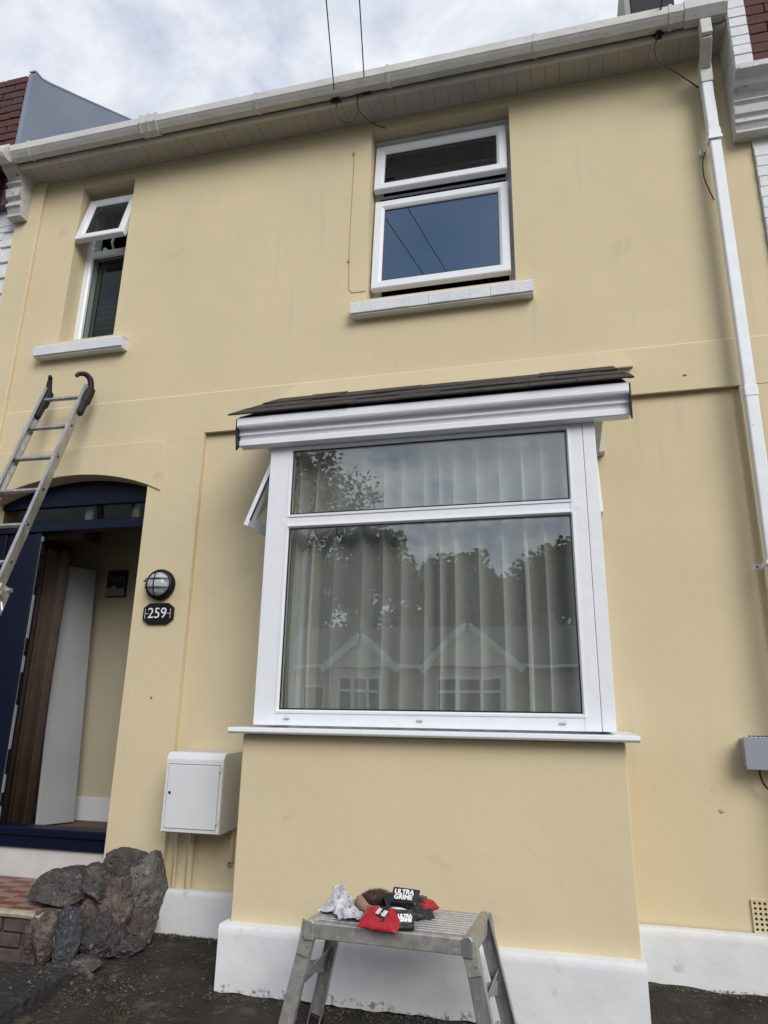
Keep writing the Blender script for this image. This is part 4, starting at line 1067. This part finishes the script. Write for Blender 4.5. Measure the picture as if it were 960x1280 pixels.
for k in range(nrb):
    b0 = .030+k*pitch_
    if rb_ is None: rb_ = sbox(.03, LN-.03, b0+.005, b0+pitch_-.008, -.012, .005).build('deck_rib', mat('bright_ribbed_aluminium', (.72, .72, .73), .34, .8, c2=(.55, .55, .55), nscale=40), SB, bevel=.002)
    else: inst(rb_, WL[rb_]+uy*pitch_*k, SB)
sbox(.03, LN-.03, .02, WD-.02, -.020, -.013).build('deck_pan', RUB, SB)
for a0 in (0.0, LN-.042):
    sg = 1 if a0 else -1
    prof = [(0, -.066), (0, 0), (.006, .006), (.022, .010), (.035, .006), (.042, -.006), (.042, -.066)]
    if not a0: prof = [(.042-p, z) for p, z in prof][::-1]
    m = M(); n = len(prof)
    vs = [SP(a0+p, -.006, z) for p, z in prof]+[SP(a0+p, WD+.006, z) for p, z in prof]
    m.add(vs, [tuple(range(n)), tuple(range(2*n-1, n-1, -1))]+[(i, n+i, n+(i+1) % n, (i+1) % n) for i in range(n)])
    m.build('end_cap', ALUD if not a0 else ALU, SB, bevel=.004, seg=2)
GZ = lambda p: gz(p.x, p.y)+.012
legs = []
for a0, sa in ((.020, -1), (LN-.020, 1)):
    for b0, sb_ in ((.016, -1), (WD-.016, 1)):
        top_ = SP(a0, b0, -.012); bot = SP(a0+sa*.118, b0+sb_*.035, 0); bot.z = gz(bot.x, bot.y)+.006
        m = M(); m.beam(top_, bot, .056, .006, tuple(ux)); 
        off = (uy*sb_)*-.012
        for q in (-1, 1): m.beam(top_+ux*q*.027+off, bot+ux*q*.027+off, .005, .028, tuple(ux))
        m.build('leg', ALUD if sa < 0 else ALU, SB, bevel=.001)
        dd = (bot-top_).normalized()
        M().beam(bot-dd*.035, bot+dd*.004, .066, .036, tuple(ux)).build('foot', RUB, SB, bevel=.005)
        # riveted corner plate
        g_ = M().beam(top_-dd*.015+uy*sb_*.008, top_+dd*.115+uy*sb_*.008, .070, .005, tuple(ux), w2=.05); 
        g_.build('hinge_plate', ALUD, SB, bevel=.004)
        for q in range(3):
            pp = top_+dd*(.01+.035*q)+uy*sb_*.012+ux*(.014*(-1)**q)
            M().rev([(0, 0), (.006, .001), (.008, .004)], 8).xf(Matrix.Translation(pp)).build('rivet', ALU, SB)
        legs.append((top_, bot))
for i, j in ((0, 1), (2, 3)):
    t = .42; p = legs[i][0].lerp(legs[i][1], t); q = legs[j][0].lerp(legs[j][1], t)
    M().beam(p, q, .060, .006, tuple(Vector((0, 0, 1))+ux*.3)).build('brace', ALU, SB, bevel=.002)
    p = legs[i][0].lerp(legs[i][1], .30); q = legs[j][0].lerp(legs[j][1], .52)
    M().beam(p-Vector((0, 0, .0)), q, .05, .005, tuple(Vector((0, 0, 1)))).build('brace', ALU, SB)

# things lying on the platform
ZT = .436
def crumple(name, c, sx, sy, sz, m_, seed, sub=5, amp=.5, fr=2.2, label='', cat='', hair=0):
    bm = bmesh.new(); bmesh.ops.create_icosphere(bm, subdivisions=sub, radius=1); o_ = Vector((seed*2.3, seed, 0))
    for v in bm.verts:
        p = v.co.copy(); h = 1+amp*noise.fractal(p*fr+o_, 1, 2, 3)+amp*.5*(.5-abs(noise.noise(p*fr*2+o_)))*1.5+hair*random.uniform(-1, 1)
        p = p*h; p.z = max(p.z, -.75); v.co = Vector((p.x*sx, p.y*sy, p.z*sz))
    zmin = min(v.co.z for v in bm.verts)
    for v in bm.verts: v.co.z -= zmin
    me = bpy.data.meshes.new(name); bm.to_mesh(me); bm.free()
    for f in me.polygons: f.use_smooth = not hair
    me.materials.append(m_); o = bpy.data.objects.new(name, me); col.objects.link(o); put(o, c)
    return tag(o, label, cat)
CLOTH = mat('grimy_white_cloth', (.66, .66, .70), .85, c2=(.40, .40, .43), nscale=26, detail=8, spots=((.10, .10, .11), 40, .60, .06), bump=.006, bscale=90)
rag = thing('rag', (-.98, -.99, ZT), 'crumpled grimy white cloth at the left end of the platform', 'rag')
def sheet(name, cx, cy, w_, h_, seed, m_, parent, z0=.004, amp=.05, rz=0, n=44):
    m = M()
    for j in range(n+1):
        for i in range(n+1):
            u, v = i/n-.5, j/n-.5; p = Vector((u*4+seed, v*4, seed))
            r_ = max(0, 1-2.1*math.hypot(u, v)); q = noise.noise(p*.75)
            z = z0+amp*(.20+.8*r_)*abs(.55+q)+amp*.35*(1-2*abs(noise.noise(p*1.5)))*min(1, r_*2+.2)+amp*.10*noise.noise(p*4)
            xx = u*w_+.35*w_*noise.noise(p*1.1+Vector((9, 0, 0)))*.5; yy = v*h_+.35*h_*noise.noise(p*1.1+Vector((0, 9, 0)))*.5
            c_, s_ = math.cos(rz), math.sin(rz)
            m.v.append(Vector((cx+c_*xx-s_*yy, cy+s_*xx+c_*yy, ZT+max(z*.9, .003))))
    for j in range(n):
        for i in range(n): a = j*(n+1)+i; m.f.append((a, a+1, a+n+2, a+n+1))
    o = m.build(name, m_, parent, smooth=True); md = o.modifiers.new('s', 'SOLIDIFY'); md.thickness = .002; return o
sheet('rag_fold', -1.00, -.97, .13, .18, 4, CLOTH, rag, amp=.070); sheet('rag_fold', -.955, -1.03, .11, .24, 11, CLOTH, rag, amp=.055, rz=.5); sheet('rag_fold', -1.01, -.93, .10, .12, 19, CLOTH, rag, amp=.085, rz=.3)
FUR = mat('brown_fur', (.06, .035, .03), .95, c2=(.11, .07, .055), nscale=70)
mit = thing('duster', (-.85, -.92, ZT), 'dark brown fluffy mitt with a tan cuff in the middle of the platform', 'duster')
m = M(); rr = random.Random(31)
for _ in range(5200):
    a = rr.uniform(0, 6.283); e = math.asin(rr.uniform(0, 1)); dn = Vector((math.cos(a)*math.cos(e), math.sin(a)*math.cos(e), math.sin(e)))
    p = Vector((-.845+dn.x*.080, -.915+dn.y*.070, ZT+.004+dn.z*.058)); t = (dn+Vector((rr.gauss(0, .5), rr.gauss(0, .5), rr.gauss(0, .5)))).normalized()*rr.uniform(.012, .026)
    q = t.cross(Vector((rr.gauss(0, 1), rr.gauss(0, 1), rr.gauss(0, 1)))).normalized()*.0022
    m.add([p-q-dn*.01, p+q-dn*.01, p+t], [(0, 1, 2)])
m.build('fleece', FUR, mit)
bm_ = M().rev([(.001, -.05), (.05, -.035), (.064, 0), (.05, .035), (.001, .05)], 16, (-.845, -.915, ZT+.024), 'z'); bm_.xf(Matrix.Identity(4)); bm_.build('mitt_body', FUR, mit, smooth=True)
TAN = mat('tan_suede', (.30, .20, .14), .9, c2=(.22, .14, .1), nscale=40)
M().tube(spline([(-.915, -.955, ZT+.042), (-.895, -.995, ZT+.036), (-.865, -1.02, ZT+.024), (-.82, -1.035, ZT+.020)], 5), [.016, .018, .02, .021, .022, .022, .022, .021, .021, .02, .019, .018, .017, .015, .012, .004], 12).build('cuff', TAN, mit, smooth=True)

REDP = mat('glossy_red_wrapper', (.42, .010, .022), .22, c2=(.33, .008, .018), nscale=10, bump=.006, bscale=40)
BLKP = mat('glossy_black_wrapper', (.014, .013, .015), .25, bump=.006, bscale=35)
WHP = mat('white_wrapper', (.62, .58, .58), .35)
def pillow(name, c, L_, W_, T_, rz, rx, ry, m_, parent, seed, crimp=True):
    """soft foil packet: pillow section with crimped, wrinkled ends"""
    m = M(); nu, nv = 36, 28
    for side in (1, -1):
        for j in range(nv+1):
            for i in range(nu+1):
                u, v = -1+2*i/nu, -1+2*j/nv
                t = (1-abs(u)**3.2)*(1-abs(v)**2.6); t = max(t, 0)**.62
                wv_ = noise.noise((u*3+seed, v*3, side*2))*.20+noise.noise((u*8+seed, v*7, side))*.10
                m.v.append(Vector((u*L_/2*(1-.03*abs(noise.noise((0, v*3, seed)))), v*W_/2, side*T_/2*t*(1+wv_)+.0008*side)))
        k = (0 if side == 1 else (nu+1)*(nv+1))
        for j in range(nv):
            for i in range(nu): a = k+j*(nu+1)+i; m.f.append((a, a+1, a+nu+2, a+nu+1))
    mt = Matrix.Translation(Vector(c)) @ Matrix.Rotation(rz, 4, 'Z') @ Matrix.Rotation(ry, 4, 'Y') @ Matrix.Rotation(rx, 4, 'X')
    o = m.xf(mt).build(name, m_, parent, smooth=True); return mt
pk = thing('wipes_packet', (-.76, -1.0, ZT), 'crumpled red and black packet of cleaning wipes lettered GRIME on the platform', 'wipes packet')
mtA = pillow('packet_front', (-.762, -1.165, ZT+.026), .165, .125, .046, R(-4), R(24), R(3), REDP, pk, 2)
mtB = pillow('packet_back', (-.690, -.990, ZT+.036), .21, .14, .056, R(35), R(30), R(8), BLKP, pk, 7)
mtC = pillow('packet_end', (-.640, -.965, ZT+.030), .15, .060, .042, R(52), R(24), R(-6), REDP, pk, 9)
def label_on(mt, x, y, z, w_, h_, lines, size, bgm=BLKP, fgm=LETT, rz=0):
    q = M().box(-w_/2, w_/2, -h_/2, h_/2, -.0008, 0); q.xf(mt @ Matrix.Translation((x, y, z)) @ Matrix.Rotation(rz, 4, 'Z')); q.build('packet_label', bgm, pk)
    for k, s_ in enumerate(lines):
        T = mt @ Matrix.Translation((x, y+(len(lines)-1)*size*.40-k*size*.82, z+.0006)) if not rz else mt @ Matrix.Translation((x, y, z+.0006)) @ Matrix.Rotation(rz, 4, 'Z') @ Matrix.Translation((0, (len(lines)-1)*size*.40-k*size*.82, 0))
        o = text_mesh('packet_lettering', s_, size, fgm, pk, T.to_translation(), rot=T.to_euler(), extrude=.0003, bold=.0012)
mtL = Matrix.Translation((-.700, -1.045, ZT+.092)) @ Matrix.Rotation(R(-4), 4, 'Z') @ Matrix.Rotation(R(46), 4, 'X')
M().add([(-.06, -.04, -.012), (.06, -.04, -.012), (.065, .035, -.014), (-.055, .04, -.012), (-.052, -.03, -.001), (.05, -.028, -.001), (.05, .027, -.001), (-.048, .03, -.001)],
        [(0, 1, 2, 3), (4, 5, 6, 7), (0, 1, 5, 4), (1, 2, 6, 5), (2, 3, 7, 6), (3, 0, 4, 7)]).xf(mtL).build('packet_fold', BLKP, pk, bevel=.003)
label_on(mtL, 0, 0, .0010, .090, .052, ['ULTRA', 'GRIME'], .027)
mtL2 = Matrix.Translation((-.668, -1.165, ZT+.036)) @ Matrix.Rotation(R(14), 4, 'Z') @ Matrix.Rotation(R(52), 4, 'X')
M().box(-.036, .036, -.042, .036, -.02, -.001).xf(mtL2).build('packet_fold', BLKP, pk, bevel=.006)
label_on(mtL2, 0, 0, .0010, .054, .050, ['ULTRA', 'GRIME'], .018)
mtL3 = Matrix.Translation((-.760, -1.180, ZT+.050)) @ Matrix.Rotation(R(-10), 4, 'Z') @ Matrix.Rotation(R(35), 4, 'X')
M().box(-.022, .022, -.040, .036, -.010, -.001).xf(mtL3).build('packet_fold', BLKP, pk, bevel=.003)
label_on(mtL3, 0, .004, .0010, .028, .046, ['GRIME'], .013, bgm=WHP, fgm=BLKP, rz=R(75))
# white swoosh across the packet
m = M(); n = 12
for i in range(n+1):
    t = i/n; x = -.765+.12*t; y = -1.135+.035*t; z = ZT+.050+.008*math.sin(t*3)-.012*t; w_ = .010*math.sin(math.pi*(t*.9+.08))
    m.v += [Vector((x, y-w_, z-w_*.7)), Vector((x, y+w_, z+w_*.7)), Vector((x, y+w_, z+w_*.7-.006)), Vector((x, y-w_, z-w_*.7-.006))]
for i in range(n):
    for k in range(4): m.f.append((i*4+k, (i+1)*4+k, (i+1)*4+(k+1) % 4, i*4+(k+1) % 4))
m.build('packet_flash', WHP, pk, smooth=True)

# ------------------------------------------------------------------ across the street (seen in the window reflections)
BRW = mat('pale_render_across', (.62, .58, .48), .85, c2=(.54, .50, .41), nscale=1.5)
RFT = mat('grey_roof_across', (.075, .078, .085), .8, c2=(.10, .10, .105), nscale=5)
WFR = mat('white_frames_across', (.75, .75, .75), .5)
DGL = mat('dark_glass_across', (.02, .025, .03), .15)
RDG = mat('ridge_tile_across', (.2, .12, .09), .8)
GABM = mat('pale_gable_boards', (.78, .75, .66), .8, c2=(.70, .67, .58), nscale=2)
def across(xc, gw, gt, ww, lab, mt=BRW, ez=3.22):
    o = thing('terraced_house', (xc, -26.5, -2), lab, 'house', 'terraced houses across the street')
    Yf = -24.55
    M().box(xc-ww/2, xc+ww/2, Yf-7, Yf, -2, ez).build('wall', mt, o)
    M().prism([(Yf+.35, ez-.03), (Yf+.38, ez+.07), (Yf-3.5, ez+2.0), (Yf-7.4, ez+.05), (Yf-7.4, ez-.03)], 'x', xc-ww/2+.01, xc+ww/2-.01).build('roof', RFT, o)
    M().box(xc-ww/2, xc+ww/2, Yf+.38, Yf+.5, ez-.06, ez+.06).build('gutter', WFR, o)
    gx = xc
    M().prism([(gx-gw/2, ez-.05), (gx+gw/2, ez-.05), (gx, gt)], 'y', Yf-2.0, Yf+.85).build('gable', GABM, o)
    for s_ in (-1, 1):
        e = Vector((gx+s_*(gw/2+.22), 0, ez-.2)); t = Vector((gx, 0, gt+.12))
        M().beam((e.x, Yf+.9, e.z), (t.x, Yf+.9, t.z), .12, .26, (0, 1, 0)).build('bargeboard', WFR, o)
        M().add([(e.x, Yf+.95, e.z+.12), (t.x, Yf+.95, t.z+.12), (t.x, Yf-2.4, t.z+.12), (e.x, Yf-2.4, e.z+.12)], [(0, 1, 2, 3)]).build('gable_roof', RFT, o)
    M().box(gx-gw/2+.25, gx+gw/2-.25, Yf, Yf+.75, -2, ez-.08).build('bay', mt, o)
    for zz0, zz1 in ((1.05, 2.85), (-1.6, .3)):
        f = M().frame(gx-gw/2+.42, gx+gw/2-.42, zz0, zz1, [(0, Yf+.82), (0, Yf+.70), (.12, Yf+.70), (.12, Yf+.82)])
        for q in (-.33, .33): f.box(gx+q*(gw-.8)/1.0*.5-.06, gx+q*(gw-.8)*.5+.06, Yf+.76, Yf+.81, zz0+.1, zz1-.1)
        f.box(gx-gw/2+.5, gx+gw/2-.5, Yf+.765, Yf+.805, zz1-.62, zz1-.52)
        f = f.build('window', WFR, o); M().box(gx-gw/2+.5, gx+gw/2-.5, Yf+.752, Yf+.76, zz0+.1, zz1-.1).build('pane', DGL, f)
    for s_ in (1,):
        wx = xc+s_*(gw/2+.8)
        if wx+.4 < xc+ww/2:
            f = M().frame(wx-.45, wx+.45, .9, 2.5, [(0, Yf+.06), (0, Yf-.02), (.09, Yf-.02), (.09, Yf+.06)]).build('window', WFR, o)
            M().box(wx-.37, wx+.37, Yf+.002, Yf+.02, .98, 2.42).build('pane', DGL, f)
    M().box(xc-ww/2-.3, xc-ww/2+.3, Yf-4.0, Yf-3.1, ez+1.2, ez+2.5).build('chimney', MORT, o, bevel=.03)
    return o
across(-3.5, 3.4, 4.62, 5.6, 'pale house across the street with the largest gable, reflected in the bay window')
across(-7.8, 2.7, 4.20, 3.0, 'pale house across the street with a smaller gable, left of the largest reflected one')
across(2.6, 3.0, 4.5, 6.6, 'pale terraced house across the street, rightmost of the reflected row')
across(-12.2, 3.0, 4.4, 5.8, 'terraced house at the left end of the row across the street')
pl_ = thing('utility_pole', (2.1, -15.5, -.4), 'wooden pole across the street carrying the overhead wires', 'pole')
M().tube([(2.1, -15.5, -.45), (2.1, -15.5, 9.1)], [.14, .10], 12).build('pole_shaft', mat('pole_wood', (.12, .085, .06), .9), pl_, smooth=True)
M().rev([(.12, 8.55), (.16, 8.6), (.16, 8.72), (.12, 8.75)], 12, (2.1, -15.5, 0), 'z').build('wire_ring', BLACKM, pl_)

def leafmat(n, a, b): return mat(n, a, .7, c2=b, nscale=1.6, spec=.3)
LF = leafmat('street_tree_leaves', (.045, .075, .025), (.075, .11, .04)); LF2 = leafmat('far_tree_leaves', (.035, .055, .03), (.055, .08, .04)); BARK = mat('bark', (.09, .07, .055), .9)
def tree(x, y, z0, h, r, n, s, seed, lf, lab, name='tree', group=None, bare=.28):
    o = thing(name, (x, y, z0), lab, 'tree', group); rr = random.Random(seed)
    m = M(); m.tube([(x, y, z0), (x+.1, y, z0+h*.35), (x-.1, y+.1, z0+h*.75)], [h*.03, h*.022, h*.008], 8); cl = []
    for k in range(26):
        a = rr.uniform(0, 6.28); e = rr.uniform(-.25, 1.2); q = rr.uniform(.45, 1)
        c = Vector((x+math.cos(a)*math.cos(e)*r*q, y+math.sin(a)*math.cos(e)*r*q, z0+h-r*1.1+math.sin(e)*r*1.1*q)); cl.append((c, r*rr.uniform(.24, .42)))
        if k < 11: m.tube([(x, y, z0+h*rr.uniform(.3, .6)), c], [h*.011, h*.003], 5)
    m.build('trunk', BARK, o, smooth=True)
    L_ = M()
    for _ in range(n):
        c, q = rr.choice(cl); dn = Vector((rr.gauss(0, 1), rr.gauss(0, 1), rr.gauss(0, .8))).normalized()*q*rr.random()**.4
        p = c+dn; u = Vector((rr.gauss(0, 1), rr.gauss(0, 1), rr.gauss(0, .6))).normalized()*s*rr.uniform(.6, 1.3); v = u.cross(Vector((rr.gauss(0, 1), rr.gauss(0, 1), rr.gauss(0, 1)))).normalized()*s*.5
        L_.add([p-u, p+v, p+u, p-v], [(0, 1, 2, 3)])
    me = bpy.data.meshes.new('crown'); me.from_pydata([tuple(v-Vector((x, y, z0))) for v in L_.v], [], L_.f); me.materials.append(lf)
    c = bpy.data.objects.new('crown', me); col.objects.link(c); put(c, (x, y, z0), o)
tree(-6.1, -11.8, -.4, 8.0, 1.95, 4200, .080, 3, LF, 'leafy street tree reflected in the top left of the bay window', 'street_tree')
rr = random.Random(14)
hs = [(-22, 12.5), (-18.5, 10.5), (-15, 11.8), (-11.5, 12.3), (-8.6, 10.6), (-6.2, 11.4), (-3.4, 9.9), (-1.0, 11.2), (1.6, 12.2), (5, 11.0), (9, 12)]
NAMES = ['leftmost', 'second', 'third', 'fourth', 'fifth', 'sixth', 'seventh', 'eighth', 'ninth', 'tenth', 'last']
for k, (x, zt_) in enumerate(hs):
    tree(x, -40+rr.uniform(-2, 2), -.8, zt_+.9, 3.1, 3400, .24, 40+k, LF2, 'dark tree on the hillside behind the opposite roofs, %s along from the left' % NAMES[k], 'hillside_tree', 'trees on the hillside behind the opposite terrace')
# distant wood on the hill
m = M(); rr = random.Random(66)
for k in range(26000):
    x = rr.uniform(-60, 45); y = rr.uniform(-60, -46); gh = .2+(-46-y)*.12
    hh = 8.2+2.2*noise.noise((x*.16, 0, 0))+1.6*noise.noise((x*.5, y*.3, 2)); z = gh-1.5+rr.random()**.5*hh
    p = Vector((x, y, z)); s = .34; u = Vector((rr.gauss(0, 1), rr.gauss(0, 1), rr.gauss(0, 1))).normalized()*s; v = u.cross(Vector((rr.gauss(0, 1), rr.gauss(0, 1), rr.gauss(0, 1)))).normalized()*s*.7
    m.add([p-u, p+v, p+u, p-v], [(0, 1, 2, 3)])
me = bpy.data.meshes.new('wood'); me.from_pydata([tuple(v) for v in m.v], [], m.f); me.materials.append(LF2)
o = bpy.data.objects.new('woodland', me); col.objects.link(o); tag(o, 'dark mass of woodland on the far hillside', 'woodland', kind='stuff')
